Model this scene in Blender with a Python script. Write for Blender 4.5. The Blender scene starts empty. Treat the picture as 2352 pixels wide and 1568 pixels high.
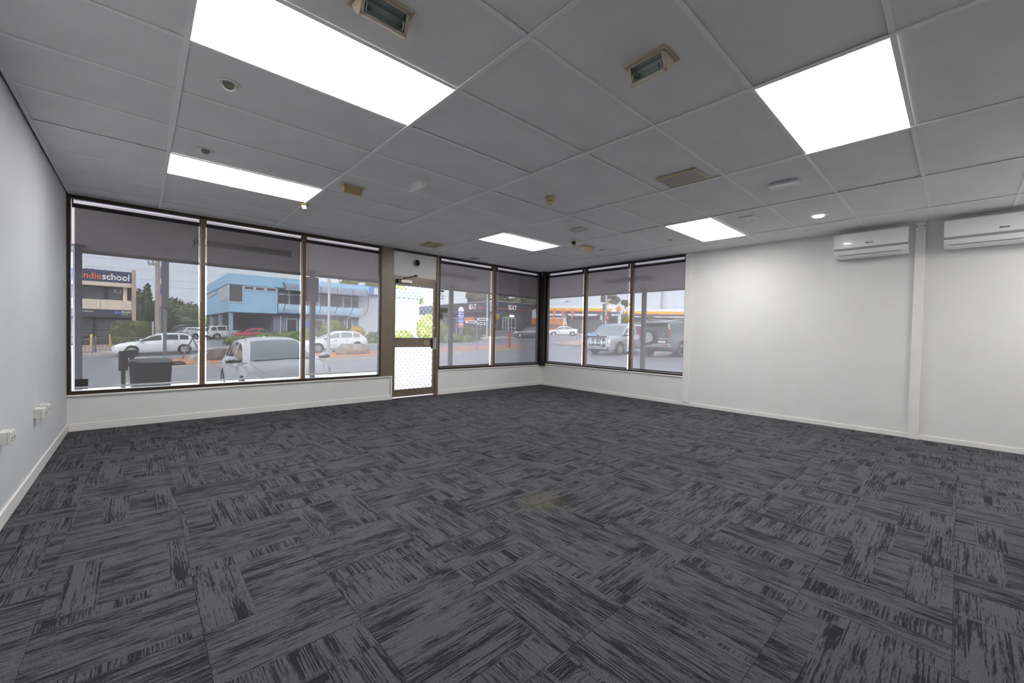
import bpy, bmesh, math, random
from mathutils import Vector, Matrix, noise
random.seed(7)
R = math.radians
SC = bpy.context.scene
COL = SC.collection

# ---------------------------------------------------------------- camera, sky, exposure
cam_d = bpy.data.cameras.new('camera')
cam_d.sensor_width = 36.0
cam_d.lens = 936.45 / 2352 * 36.0
cam_d.clip_start, cam_d.clip_end = 0.05, 600
cam = bpy.data.objects.new('camera', cam_d)
COL.objects.link(cam)
_r = Vector((0.73914762, -0.67325803, 0.01960666))
_u = Vector((-0.00116682, 0.02782975, 0.999612))
_f = Vector((0.67354245, 0.7388837, -0.01978472))
cam.matrix_world = Matrix(((_r.x, _u.x, -_f.x, 1.04085), (_r.y, _u.y, -_f.y, -1.43669),
                           (_r.z, _u.z, -_f.z, 1.17778), (0, 0, 0, 1)))
SC.camera = cam

SKY = 5.0            # overcast sky radiance
PANEL = 15.0         # ceiling panel radiance
w = bpy.data.worlds.new('overcast_sky')
SC.world = w
w.use_nodes = True
nt = w.node_tree
nt.nodes.clear()
tc = nt.nodes.new('ShaderNodeTexCoord')
mp = nt.nodes.new('ShaderNodeMapping')
mp.inputs['Scale'].default_value = (1, 1, 2.6)
nz = nt.nodes.new('ShaderNodeTexNoise')
nz.inputs['Scale'].default_value = 2.2
nz.inputs['Detail'].default_value = 5
cr = nt.nodes.new('ShaderNodeValToRGB')
cr.color_ramp.elements[0].position = .3
cr.color_ramp.elements[0].color = (.76, .82, 1.0, 1)
cr.color_ramp.elements[1].position = .75
cr.color_ramp.elements[1].color = (.93, .95, 1.0, 1)
bg = nt.nodes.new('ShaderNodeBackground')
bg.inputs['Strength'].default_value = SKY
wo = nt.nodes.new('ShaderNodeOutputWorld')
nt.links.new(tc.outputs['Generated'], mp.inputs['Vector'])
nt.links.new(mp.outputs['Vector'], nz.inputs['Vector'])
nt.links.new(nz.outputs['Fac'], cr.inputs['Fac'])
nt.links.new(cr.outputs['Color'], bg.inputs['Color'])
nt.links.new(bg.outputs['Background'], wo.inputs['Surface'])

sun_d = bpy.data.lights.new('hazy_sun', 'SUN')
sun_d.energy = 11
sun_d.angle = R(50)
sun_d.color = (1, .985, .96)
sun = bpy.data.objects.new('hazy_sun', sun_d)
COL.objects.link(sun)
sun.rotation_euler = Vector((.50, .62, -.60)).to_track_quat('-Z', 'Y').to_euler()

vs = SC.view_settings
SC.display_settings.display_device = 'sRGB'
vs.view_transform = 'Standard'
vs.look = 'None'
vs.exposure = 0.13
vs.gamma = 1.0
vs.use_curve_mapping = False
try:
    SC.cycles.use_denoising = True
    SC.cycles.max_bounces = 12
    SC.cycles.diffuse_bounces = 5
    SC.cycles.transparent_max_bounces = 24
    SC.cycles.sample_clamp_indirect = 8
except Exception:
    pass

# ---------------------------------------------------------------- materials
MATS = {}
def mat(name, col, rough=.6, metal=0, noise_amt=.06, scale=8, spec=.5, emit=None, estr=1, bump=0, coat=0):
    if name in MATS:
        return MATS[name]
    m = bpy.data.materials.new(name)
    m.use_nodes = True
    n = m.node_tree
    b = n.nodes['Principled BSDF']
    b.inputs['Roughness'].default_value = rough
    b.inputs['Metallic'].default_value = metal
    b.inputs['Specular IOR Level'].default_value = spec
    if coat:
        b.inputs['Coat Weight'].default_value = coat
        b.inputs['Coat Roughness'].default_value = .05
    c = (col[0], col[1], col[2], 1)
    if noise_amt > 0:
        tc = n.nodes.new('ShaderNodeTexCoord')
        nz = n.nodes.new('ShaderNodeTexNoise')
        nz.inputs['Scale'].default_value = scale
        nz.inputs['Detail'].default_value = 4
        mr = n.nodes.new('ShaderNodeMapRange')
        mr.inputs['From Min'].default_value = .3
        mr.inputs['From Max'].default_value = .7
        mr.inputs['To Min'].default_value = 1 - noise_amt
        mr.inputs['To Max'].default_value = 1 + noise_amt
        mx = n.nodes.new('ShaderNodeVectorMath')
        mx.operation = 'SCALE'
        mx.inputs[0].default_value = col
        n.links.new(tc.outputs['Object'], nz.inputs['Vector'])
        n.links.new(nz.outputs['Fac'], mr.inputs['Value'])
        n.links.new(mr.outputs['Result'], mx.inputs['Scale'])
        n.links.new(mx.outputs['Vector'], b.inputs['Base Color'])
        if bump:
            bp = n.nodes.new('ShaderNodeBump')
            bp.inputs['Strength'].default_value = bump
            bp.inputs['Distance'].default_value = .01
            n.links.new(nz.outputs['Fac'], bp.inputs['Height'])
            n.links.new(bp.outputs['Normal'], b.inputs['Normal'])
    else:
        b.inputs['Base Color'].default_value = c
    if emit:
        b.inputs['Emission Color'].default_value = (*emit, 1)
        b.inputs['Emission Strength'].default_value = estr
    MATS[name] = m
    return m

def glass_mat(name, tint=(.96, .98, .97), refl=.6):
    m = bpy.data.materials.new(name)
    m.use_nodes = True
    n = m.node_tree
    n.nodes.clear()
    o = n.nodes.new('ShaderNodeOutputMaterial')
    t = n.nodes.new('ShaderNodeBsdfTransparent')
    t.inputs['Color'].default_value = (*tint, 1)
    g = n.nodes.new('ShaderNodeBsdfGlossy')
    g.inputs['Roughness'].default_value = .02
    f = n.nodes.new('ShaderNodeFresnel')
    f.inputs['IOR'].default_value = 1.45
    k = n.nodes.new('ShaderNodeMath')
    k.operation = 'MULTIPLY'
    k.inputs[1].default_value = refl
    mx = n.nodes.new('ShaderNodeMixShader')
    n.links.new(f.outputs[0], k.inputs[0])
    n.links.new(k.outputs[0], mx.inputs['Fac'])
    n.links.new(t.outputs[0], mx.inputs[1])
    n.links.new(g.outputs[0], mx.inputs[2])
    n.links.new(mx.outputs[0], o.inputs['Surface'])
    return m

def screen_fabric(name, openness, trans, diff=.12):
    """Sun-screen roller fabric: tiny open weave lets part of the view through, threads glow a little."""
    m = bpy.data.materials.new(name)
    m.use_nodes = True
    n = m.node_tree
    n.nodes.clear()
    o = n.nodes.new('ShaderNodeOutputMaterial')
    t = n.nodes.new('ShaderNodeBsdfTransparent')
    d = n.nodes.new('ShaderNodeBsdfDiffuse')
    d.inputs['Color'].default_value = (diff * 1.02, diff * .97, diff * .97, 1)
    l = n.nodes.new('ShaderNodeBsdfTranslucent')
    l.inputs['Color'].default_value = (trans, trans * .90, trans * .92, 1)
    a = n.nodes.new('ShaderNodeAddShader')
    mx = n.nodes.new('ShaderNodeMixShader')
    tc = n.nodes.new('ShaderNodeTexCoord')
    nz = n.nodes.new('ShaderNodeTexNoise')
    nz.inputs['Scale'].default_value = 260
    mr = n.nodes.new('ShaderNodeMapRange')
    mr.inputs['From Min'].default_value = .3
    mr.inputs['From Max'].default_value = .7
    mr.inputs['To Min'].default_value = 1 - openness * 1.06
    mr.inputs['To Max'].default_value = 1 - openness * .94
    n.links.new(tc.outputs['Object'], nz.inputs['Vector'])
    n.links.new(nz.outputs['Fac'], mr.inputs['Value'])
    n.links.new(mr.outputs['Result'], mx.inputs['Fac'])
    n.links.new(d.outputs[0], a.inputs[0])
    n.links.new(l.outputs[0], a.inputs[1])
    n.links.new(t.outputs[0], mx.inputs[1])
    n.links.new(a.outputs[0], mx.inputs[2])
    n.links.new(mx.outputs[0], o.inputs['Surface'])
    return m

def carpet_mat():
    m = bpy.data.materials.new('carpet_loop_pile')
    m.use_nodes = True
    n = m.node_tree
    N, K = n.nodes.new, n.links.new
    b = n.nodes['Principled BSDF']
    b.inputs['Roughness'].default_value = .95
    b.inputs['Specular IOR Level'].default_value = .12
    uv = N('ShaderNodeUVMap')
    uv.uv_map = 'grain'
    oi = N('ShaderNodeObjectInfo')
    sp = N('ShaderNodeSeparateXYZ')
    K(uv.outputs[0], sp.inputs[0])
    def math_(op, a, c=None):
        q = N('ShaderNodeMath')
        q.operation = op
        for i, v in enumerate((a, c)):
            if v is None:
                continue
            if isinstance(v, (int, float)):
                q.inputs[i].default_value = v
            else:
                K(v, q.inputs[i])
        return q.outputs[0]
    rnd = math_('MULTIPLY', oi.outputs['Random'], 57.0)
    u = math_('ADD', sp.outputs[0], rnd)
    v = math_('ADD', sp.outputs[1], math_('MULTIPLY', oi.outputs['Random'], 23.0))
    # some strips of each tile are woven crosswise
    strip = math_('FLOOR', math_('DIVIDE', v, .121))
    wn = N('ShaderNodeTexWhiteNoise')
    wn.noise_dimensions = '1D'
    K(strip, wn.inputs['W'])
    turn = math_('LESS_THAN', wn.outputs['Value'], .26)
    duv = math_('MULTIPLY', math_('SUBTRACT', v, u), turn)
    u, v = math_('ADD', u, duv), math_('SUBTRACT', v, duv)
    row = math_('FLOOR', math_('DIVIDE', v, .0046))
    band = math_('FLOOR', math_('DIVIDE', v, .0405))
    def noise_(x, y, sc, det=0):
        c = N('ShaderNodeCombineXYZ')
        K(x, c.inputs[0])
        K(y, c.inputs[1])
        q = N('ShaderNodeTexNoise')
        q.inputs['Scale'].default_value = sc
        q.inputs['Detail'].default_value = det
        K(c.outputs[0], q.inputs['Vector'])
        return q.outputs['Fac']
    streak = noise_(math_('MULTIPLY', u, 17.0), math_('MULTIPLY', row, 7.31), 1.0, 2)
    long_ = noise_(math_('MULTIPLY', u, 2.6), math_('MULTIPLY', row, 3.77), 1.0, 0)
    dens = math_('MULTIPLY', math_('SUBTRACT', noise_(math_('MULTIPLY', u, 3.4), math_('MULTIPLY', band, 5.13), 1.0, 1), .5), .62)
    big = math_('MULTIPLY', math_('SUBTRACT', noise_(u, v, 3.0, 1), .5), .22)
    s = math_('ADD', math_('ADD', math_('MULTIPLY', streak, .6), math_('MULTIPLY', long_, .55)), math_('ADD', dens, big))
    mr = N('ShaderNodeMapRange')
    mr.inputs['From Min'].default_value = .45
    mr.inputs['From Max'].default_value = .615
    K(s, mr.inputs['Value'])
    tuft = noise_(math_('MULTIPLY', u, 210.0), math_('MULTIPLY', v, 260.0), 1.0, 1)
    mx = N('ShaderNodeMix')
    mx.data_type = 'RGBA'
    mx.inputs['A'].default_value = (.027, .027, .033, 1)
    mx.inputs['B'].default_value = (.100, .101, .109, 1)
    K(mr.outputs['Result'], mx.inputs['Factor'])
    rib = math_('ADD', math_('MULTIPLY', tuft, 1.7), .15)
    sc = N('ShaderNodeVectorMath')
    sc.operation = 'SCALE'
    K(mx.outputs['Result'], sc.inputs[0])
    K(rib, sc.inputs['Scale'])
    # faint yellowish stain left on the pile in the middle of the room
    ge = N('ShaderNodeNewGeometry')
    dist = N('ShaderNodeVectorMath')
    dist.operation = 'DISTANCE'
    dist.inputs[1].default_value = (3.14, .51, 0)
    K(ge.outputs['Position'], dist.inputs[0])
    wob = N('ShaderNodeTexNoise')
    wob.inputs['Scale'].default_value = 14
    K(ge.outputs['Position'], wob.inputs['Vector'])
    sr = N('ShaderNodeMapRange')
    sr.inputs['From Min'].default_value = .05
    sr.inputs['From Max'].default_value = .19
    sr.inputs['To Min'].default_value = .45
    sr.inputs['To Max'].default_value = 0
    K(math_('ADD', dist.outputs['Value'], math_('MULTIPLY', math_('SUBTRACT', wob.outputs['Fac'], .5), .2)), sr.inputs['Value'])
    sx_ = N('ShaderNodeMix')
    sx_.data_type = 'RGBA'
    sx_.inputs['B'].default_value = (.125, .118, .062, 1)
    K(sr.outputs['Result'], sx_.inputs['Factor'])
    K(sc.outputs[0], sx_.inputs['A'])
    K(sx_.outputs['Result'], b.inputs['Base Color'])
    bp = N('ShaderNodeBump')
    bp.inputs['Strength'].default_value = .5
    bp.inputs['Distance'].default_value = .004
    K(tuft, bp.inputs['Height'])
    K(bp.outputs['Normal'], b.inputs['Normal'])
    return m

def foliage_mat(name, c0, c1, scale=1.6):
    m = bpy.data.materials.new(name)
    m.use_nodes = True
    n = m.node_tree
    b = n.nodes['Principled BSDF']
    b.inputs['Roughness'].default_value = .7
    b.inputs['Specular IOR Level'].default_value = .2
    tc = n.nodes.new('ShaderNodeTexCoord')
    nz = n.nodes.new('ShaderNodeTexNoise')
    nz.inputs['Scale'].default_value = scale
    nz.inputs['Detail'].default_value = 6
    cr = n.nodes.new('ShaderNodeValToRGB')
    cr.color_ramp.elements[0].position = .32
    cr.color_ramp.elements[0].color = (*c0, 1)
    cr.color_ramp.elements[1].position = .7
    cr.color_ramp.elements[1].color = (*c1, 1)
    n.links.new(tc.outputs['Object'], nz.inputs['Vector'])
    n.links.new(nz.outputs['Fac'], cr.inputs['Fac'])
    n.links.new(cr.outputs['Color'], b.inputs['Base Color'])
    return m

# ---------------------------------------------------------------- mesh helpers
class MB:
    def __init__(self):
        self.v, self.f, self.mi, self.cur = [], [], [], 0
    def mat(self, i):
        self.cur = i
        return self
    def face(self, *ids):
        self.f.append(ids)
        self.mi.append(self.cur)
    def add(self, vs, fs):
        o = len(self.v)
        self.v += [tuple(p) for p in vs]
        for q in fs:
            self.f.append([o + i for i in q])
            self.mi.append(self.cur)
        return self
    def box(self, x0, x1, y0, y1, z0, z1):
        x0, x1 = min(x0, x1), max(x0, x1)
        y0, y1 = min(y0, y1), max(y0, y1)
        z0, z1 = min(z0, z1), max(z0, z1)
        return self.add([(x0, y0, z0), (x1, y0, z0), (x1, y1, z0), (x0, y1, z0), (x0, y0, z1), (x1, y0, z1), (x1, y1, z1), (x0, y1, z1)],
                        [(0, 3, 2, 1), (4, 5, 6, 7), (0, 1, 5, 4), (1, 2, 6, 5), (2, 3, 7, 6), (3, 0, 4, 7)])
    def obox(self, c, ax, ay, az):
        """box from centre and three half-axis vectors"""
        c, ax, ay, az = Vector(c), Vector(ax), Vector(ay), Vector(az)
        p = [c - ax - ay - az, c + ax - ay - az, c + ax + ay - az, c - ax + ay - az, c - ax - ay + az, c + ax - ay + az, c + ax + ay + az, c - ax + ay + az]
        return self.add(p, [(0, 3, 2, 1), (4, 5, 6, 7), (0, 1, 5, 4), (1, 2, 6, 5), (2, 3, 7, 6), (3, 0, 4, 7)])
    def prism(self, poly, a, b, axis='z'):
        """2D polygon (counter-clockwise) swept from a to b along an axis"""
        def P(p, t):
            return {'z': (p[0], p[1], t), 'y': (p[0], t, p[1]), 'x': (t, p[0], p[1])}[axis]
        k = len(poly)
        vs = [P(p, a) for p in poly] + [P(p, b) for p in poly]
        fs = [tuple(range(k - 1, -1, -1)), tuple(range(k, 2 * k))] + [(i, (i + 1) % k, k + (i + 1) % k, k + i) for i in range(k)]
        return self.add(vs, fs)
    def ring(self, c, n, r, k, ref=None):
        n = Vector(n).normalized()
        a = Vector(ref) if ref else (Vector((0, 0, 1)) if abs(n.z) < .9 else Vector((1, 0, 0)))
        a = (a - n * a.dot(n)).normalized()
        b = n.cross(a)
        return [Vector(c) + (a * math.cos(2 * math.pi * i / k) + b * math.sin(2 * math.pi * i / k)) * r for i in range(k)]
    def lathe(self, c, n, prof, k=24):
        """profile of (radius, height along n) turned about the axis n through c"""
        n = Vector(n).normalized()
        o = len(self.v)
        for r, h in prof:
            self.v += [tuple(p) for p in self.ring(Vector(c) + n * h, n, max(r, 1e-5), k)]
        for j in range(len(prof) - 1):
            for i in range(k):
                self.face(o + j * k + i, o + j * k + (i + 1) % k, o + (j + 1) * k + (i + 1) % k, o + (j + 1) * k + i)
        return self
    def cyl(self, p0, p1, r0, r1=None, k=16):
        p0, p1 = Vector(p0), Vector(p1)
        r1 = r0 if r1 is None else r1
        h = (p1 - p0).length
        return self.lathe(p0, p1 - p0, [(0, 0), (r0, 0), (r1, h), (0, h)], k)
    def tube(self, pts, r, k=8):
        pts = [Vector(p) for p in pts]
        o = len(self.v)
        for i, p in enumerate(pts):
            d = (pts[min(i + 1, len(pts) - 1)] - pts[max(i - 1, 0)])
            self.v += [tuple(q) for q in self.ring(p, d, r, k)]
        for j in range(len(pts) - 1):
            for i in range(k):
                self.face(o + j * k + i, o + j * k + (i + 1) % k, o + (j + 1) * k + (i + 1) % k, o + (j + 1) * k + i)
        self.face(*[o + i for i in range(k - 1, -1, -1)])
        self.face(*[o + (len(pts) - 1) * k + i for i in range(k)])
        return self
    def ball(self, c, rx, ry, rz, nu=16, nv=10):
        o = len(self.v)
        for j in range(nv + 1):
            t = math.pi * j / nv
            for i in range(nu):
                a = 2 * math.pi * i / nu
                self.v.append((c[0] + rx * math.sin(t) * math.cos(a), c[1] + ry * math.sin(t) * math.sin(a), c[2] - rz * math.cos(t)))
        for j in range(nv):
            for i in range(nu):
                self.face(o + j * nu + i, o + j * nu + (i + 1) % nu, o + (j + 1) * nu + (i + 1) % nu, o + (j + 1) * nu + i)
        return self
    def build(self, name, mats, parent=None, world=True, origin=None, smooth=0, bevel=0, seg=2):
        me = bpy.data.meshes.new(name)
        chain = Vector((0, 0, 0))
        if parent is not None and world:
            q = parent
            while q is not None:
                chain = chain + q.location
                q = q.parent
        off = Vector(origin) if origin is not None else chain
        me.from_pydata([(p[0] - off.x, p[1] - off.y, p[2] - off.z) for p in self.v], [], self.f)
        if not isinstance(mats, (list, tuple)):
            mats = [mats]
        for m in mats:
            me.materials.append(m)
        if len(mats) > 1:
            me.polygons.foreach_set('material_index', self.mi)
        bm = bmesh.new()
        bm.from_mesh(me)
        bmesh.ops.remove_doubles(bm, verts=bm.verts, dist=1e-5)
        bmesh.ops.recalc_face_normals(bm, faces=bm.faces)
        if bevel:
            es = [e for e in bm.edges if len(e.link_faces) == 2 and e.calc_face_angle(0) > .5]
            bmesh.ops.bevel(bm, geom=es, offset=bevel, segments=seg, affect='EDGES', profile=.5, clamp_overlap=True)
        if smooth:
            for f in bm.faces:
                f.smooth = True
            for e in bm.edges:
                if len(e.link_faces) == 2 and e.calc_face_angle(0) > R(smooth):
                    e.smooth = False
        bm.to_mesh(me)
        bm.free()
        o = bpy.data.objects.new(name, me)
        COL.objects.link(o)
        if origin is not None:
            o.location = Vector(origin) - chain
        if parent is not None:
            o.parent = parent
        return o

def tag(o, label=None, cat=None, group=None, kind=None):
    if label: o['label'] = label
    if cat: o['category'] = cat
    if group: o['group'] = group
    if kind: o['kind'] = kind
    return o

def thing(name, loc, label, cat, group=None, rz=0, kind=None):
    o = bpy.data.objects.new(name, None)
    o.empty_display_size = .1
    COL.objects.link(o)
    o.location = loc
    o.rotation_euler = (0, 0, rz)
    return tag(o, label, cat, group, kind)

def box(name, m, b, parent=None, origin=None, bevel=0, **k):
    if parent is None and origin is None:
        origin = ((b[0] + b[1]) / 2, (b[2] + b[3]) / 2, min(b[4], b[5]))
    return MB().box(*b).build(name, m, parent, origin=origin, bevel=bevel, **k)

def dup(root, loc, label=None, group=None, rz=None):
    r = root.copy()
    COL.objects.link(r)
    r.location = loc
    if rz is not None: r.rotation_euler = (0, 0, rz)
    if label: r['label'] = label
    if group: r['group'] = group
    for ch in [o for o in root.children]:
        c = ch.copy()
        COL.objects.link(c)
        c.parent = r
        for g in [o for o in ch.children]:
            d = g.copy()
            COL.objects.link(d)
            d.parent = c
    return r

def text(name, s, size, m, parent, mtx, align='CENTER', depth=.0, bold=0, sx=1.0, fit=None):
    """lettering as flat mesh; mtx places it (x along the line, y up, z towards the reader)"""
    cu = bpy.data.curves.new(name, 'FONT')
    cu.body = s
    cu.size = size
    cu.align_x = align
    cu.align_y = 'CENTER'
    cu.extrude = depth
    cu.offset = bold
    cu.resolution_u = 3
    t = bpy.data.objects.new(name + '_curve', cu)
    me = bpy.data.meshes.new_from_object(t)
    bpy.data.objects.remove(t)
    bpy.data.curves.remove(cu)
    me.materials.clear()
    me.materials.append(m)
    if fit:
        w_ = max(v.co.x for v in me.vertices) - min(v.co.x for v in me.vertices)
        sx = fit / w_
    me.transform(mtx @ Matrix.Diagonal((sx, 1, 1, 1)))
    me.name = name
    o = bpy.data.objects.new(name, me)
    COL.objects.link(o)
    if parent is not None:
        o.parent = parent
    return o

def frame_mtx(pos, xdir, ydir):
    x, y = Vector(xdir).normalized(), Vector(ydir).normalized()
    z = x.cross(y)
    return Matrix(((x.x, y.x, z.x, pos[0]), (x.y, y.y, z.y, pos[1]), (x.z, y.z, z.z, pos[2]), (0, 0, 0, 1)))
# ---------------------------------------------------------------- the room
XL, XR, YF, YB, CE = 0.456, 7.949, 5.119, -3.2, 2.602
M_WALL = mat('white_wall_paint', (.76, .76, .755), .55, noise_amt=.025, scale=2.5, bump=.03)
M_TRIM = mat('white_gloss_paint', (.82, .81, .79), .35, noise_amt=.03, scale=5)
M_CEIL = mat('ceiling_board', (.875, .865, .865), .8, noise_amt=.035, scale=3)
M_TEE = mat('grid_enamel', (.96, .96, .95), .5, noise_amt=.02, scale=6)
M_BROWN = mat('brown_painted_timber', (.15, .098, .055), .45, noise_amt=.2, scale=14)
M_DBROWN = mat('dark_brown_frame', (.034, .021, .012), .4, noise_amt=.2, scale=12)
M_BRONZE = mat('bronze_aluminium', (.20, .160, .118), .38, metal=.25, noise_amt=.08, scale=9)
M_BLACK = mat('black_plastic', (.018, .018, .02), .4, noise_amt=.1)
M_DARK = mat('charcoal_plastic', (.045, .045, .05), .5, noise_amt=.1)
M_WHITE = mat('white_plastic', (.80, .80, .77), .35, noise_amt=.03)
M_CREAM = mat('aged_cream_enamel', (.60, .50, .33), .45, noise_amt=.08, scale=10)
M_TAN = mat('tan_enamel', (.42, .29, .15), .5, noise_amt=.1, scale=10)
M_STEEL = mat('brushed_steel', (.55, .55, .56), .3, metal=.9, noise_amt=.06, scale=20)
M_CHROME = mat('chrome', (.8, .8, .82), .12, metal=1, noise_amt=.02)
M_GLASS = glass_mat('clear_glass')
M_ALU = mat('white_aluminium', (.74, .74, .75), .3, metal=.3, noise_amt=.03)
M_INK = mat('black_lettering', (.01, .01, .012), .5, noise_amt=.02)

# floor: slab with carpet tiles laid quarter-turned
M_SLAB = mat('screed', (.10, .10, .10), .9)
floor = box('floor', M_SLAB, (XL - .1, XR + .1, YB - .1, YF + .12, -.16, -.0065))
tag(floor, 'floor of charcoal streaked carpet tiles laid quarter turned', 'floor', kind='structure')
M_CARPET = carpet_mat()
TS, GAP = .4855, .0003
tile_mesh = {}
def carpet_tile(x0, x1, y0, y1, turned):
    wx, wy = round(x1 - x0, 4), round(y1 - y0, 4)
    key = (wx, wy, turned)
    me = tile_mesh.get(key)
    if me is None:
        a, b, e, h = wx / 2 - GAP, wy / 2 - GAP, .0012, .006
        me = bpy.data.meshes.new('carpet_tile')
        vs = [(-a, -b, 0), (a, -b, 0), (a, b, 0), (-a, b, 0),
              (-a, -b, h - e), (a, -b, h - e), (a, b, h - e), (-a, b, h - e),
              (-a + e, -b + e, h), (a - e, -b + e, h), (a - e, b - e, h), (-a + e, b - e, h)]
        fs = [(0, 1, 5, 4), (1, 2, 6, 5), (2, 3, 7, 6), (3, 0, 4, 7), (4, 5, 9, 8), (5, 6, 10, 9), (6, 7, 11, 10), (7, 4, 8, 11), (8, 9, 10, 11)]
        me.from_pydata(vs, [], fs)
        l = me.uv_layers.new(name='grain')
        for lp in me.loops:
            p = me.vertices[lp.vertex_index].co
            l.data[lp.index].uv = (p.y, p.x) if turned else (p.x, p.y)
        me.materials.append(M_CARPET)
        tile_mesh[key] = me
    o = bpy.data.objects.new('carpet_tile', me)
    COL.objects.link(o)
    o.parent = floor
    o.location = Vector(((x0 + x1) / 2, (y0 + y1) / 2, -.006)) - floor.location
rt = random.Random(3)
ix0, ix1 = int((XL - 3.649) / TS) - 2, int((XR - 3.649) / TS) + 1
for i in range(ix0, ix1 + 1):
    for j in range(-7, 11):
        x0, x1 = max(XL, 3.649 + i * TS), min(XR, 3.649 + (i + 1) * TS)
        y0, y1 = max(YB, .005 + j * TS), min(YF + .012, .005 + (j + 1) * TS)
        if x1 - x0 < .02 or y1 - y0 < .02:
            continue
        t = (i + j) % 2 == 0
        if rt.random() < .22:
            t = not t
        carpet_tile(x0, x1, y0, y1, t)

# ceiling: slab, exposed tee grid and lay-in boards
ceil_ = box('ceiling', mat('ceiling_void', (.06, .06, .06), .9), (XL - .1, XR + .1, YB - .1, YF + .15, CE + .075, CE + .14))
tag(ceil_, 'low ceiling of grey white lay-in boards in an exposed metal grid', 'ceiling', kind='structure')
GX, GY = 1.2088, .5938
xs = [XL] + [GX * k for k in range(1, 7)] + [XR]
ys = [YB] + [GY * k for k in range(-5, 9)] + [YF]
LIGHTS = {(1, 1): 0, (1, 5): 1, (3, -2): 2, (4, 5): 3, (5, 1): 4, (5, -5): 5}   # (x line, y line) of lit bays; last one added unseen for right wall
board_mesh = {}
rc = random.Random(5)
for i in range(len(xs) - 1):
    for j in range(len(ys) - 1):
        gx, gy = i, j - 6
        if (gx, gy) in LIGHTS:
            continue
        wx, wy = round(xs[i + 1] - xs[i], 4), round(ys[j + 1] - ys[j], 4)
        me = board_mesh.get((wx, wy))
        if me is None:
            a, b, e, h = wx / 2 - .003, wy / 2 - .003, .004, .014
            me = bpy.data.meshes.new('ceiling_board')
            vs = [(-a, -b, h), (a, -b, h), (a, b, h), (-a, b, h), (-a, -b, e), (a, -b, e), (a, b, e), (-a, b, e),
                  (-a + e, -b + e, 0), (a - e, -b + e, 0), (a - e, b - e, 0), (-a + e, b - e, 0)]
            me.from_pydata(vs, [], [(3, 2, 1, 0), (1, 0, 4, 5)[::-1], (2, 1, 5, 6)[::-1], (3, 2, 6, 7)[::-1], (0, 3, 7, 4)[::-1],
                                    (4, 5, 9, 8)[::-1], (5, 6, 10, 9)[::-1], (6, 7, 11, 10)[::-1], (7, 4, 8, 11)[::-1], (11, 10, 9, 8)])
            me.materials.append(M_CEIL)
            board_mesh[(wx, wy)] = me
        o = bpy.data.objects.new('ceiling_board', me)
        COL.objects.link(o)
        o.parent = ceil_
        o.location = Vector(((xs[i] + xs[i + 1]) / 2, (ys[j] + ys[j + 1]) / 2, CE + .0036 + rc.choice((0, .001, .003, .006)) * rc.uniform(.6, 1))) - ceil_.location
        o.rotation_euler = (rc.uniform(-.0016, .0016), rc.uniform(-.0009, .0009), 0)
for x in xs[1:-1]:
    m = MB().box(x - .013, x + .013, YB, YF, CE - .004, CE + .003).box(x - .001, x + .001, YB, YF, CE + .003, CE + .04)
    m.build('main_tee', M_TEE, ceil_)
for y in ys[1:-1]:
    for i in range(len(xs) - 1):
        MB().box(xs[i] + .012, xs[i + 1] - .012, y - .012, y + .012, CE, CE + .0032).build('cross_tee', M_TEE, ceil_)
for b in ((XL, XL + .02, YB, YF), (XR - .02, XR + .012, YB, 1.757), (XL + .02, XR - .02, YF - .02, YF), (XR - .02, XR, 1.757, YF - .02)):
    box('wall_angle', M_TEE, (*b, CE - .002, CE + .003), ceil_)

# lit ceiling panels
M_DIFF = mat('lit_prismatic_diffuser', (.9, .9, .88), .4, noise_amt=0, emit=(1.0, .985, .965), estr=PANEL)
plabel = ['large lit panel light overhead, cut off by the top edge of the photo',
          'lit panel light nearest the left corner of the window wall',
          'lit panel light over the two air conditioners side, widest at the top right',
          'small lit panel light in front of the glazed corner, between the two window banks',
          'small lit panel light nearest the blank white right wall', 'added unseen panel light behind the viewpoint, brightening the right wall']
for (gx, gy), k in LIGHTS.items():
    x0, x1 = GX * gx + .012, GX * (gx + 1) - .012
    y0, y1 = GY * gy + .012, GY * (gy + 1) - .012
    t = thing('panel_light', ((x0 + x1) / 2, (y0 + y1) / 2, CE), plabel[k], 'light', 'lit ceiling panels')
    MB().box(x0, x1, y0, y1, CE + .004, CE + .009).build('diffuser', M_DIFF, t)
    f = MB()
    for b in ((x0, x0 + .01, y0, y1), (x1 - .01, x1, y0, y1), (x0 + .01, x1 - .01, y0, y0 + .01), (x0 + .01, x1 - .01, y1 - .01, y1)):
        f.box(*b, CE + .009, CE + .05)
    f.box(x0, x1, y0, y1, CE + .05, CE + .056)
    f.build('housing', M_TEE, t)

# walls
def struct(o, label, cat='wall'):
    return tag(o, label, cat, kind='structure')
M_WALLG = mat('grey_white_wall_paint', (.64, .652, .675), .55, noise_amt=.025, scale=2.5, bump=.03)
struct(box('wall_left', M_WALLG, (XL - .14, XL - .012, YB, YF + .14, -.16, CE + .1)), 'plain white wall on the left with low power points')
struct(box('wall_back', M_WALL, (XL - .14, XR + .14, YB - .14, YB, -.16, CE + .1)), 'white wall behind the viewpoint')
struct(box('wall_right', M_WALL, (XR + .012, XR + .16, YB, 1.757, -.4, CE + .1)), 'blank white wall on the right carrying two air conditioners')
struct(box('wall_right_low', M_WALL, (XR + .012, XR + .16, 1.757, YF + .16, -.4, .478)), 'low white wall under the right hand corner windows')
struct(box('wall_front_low', M_WALL, (XL - .012, 4.235, YF + .012, YF + .16, -.6, .387)), 'low white wall under the three tall left windows')
struct(box('wall_front_corner', M_WALL, (5.165, XR + .012, YF + .012, YF + .16, -.5, .447)), 'low white wall between the door and the glazed corner')
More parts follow.
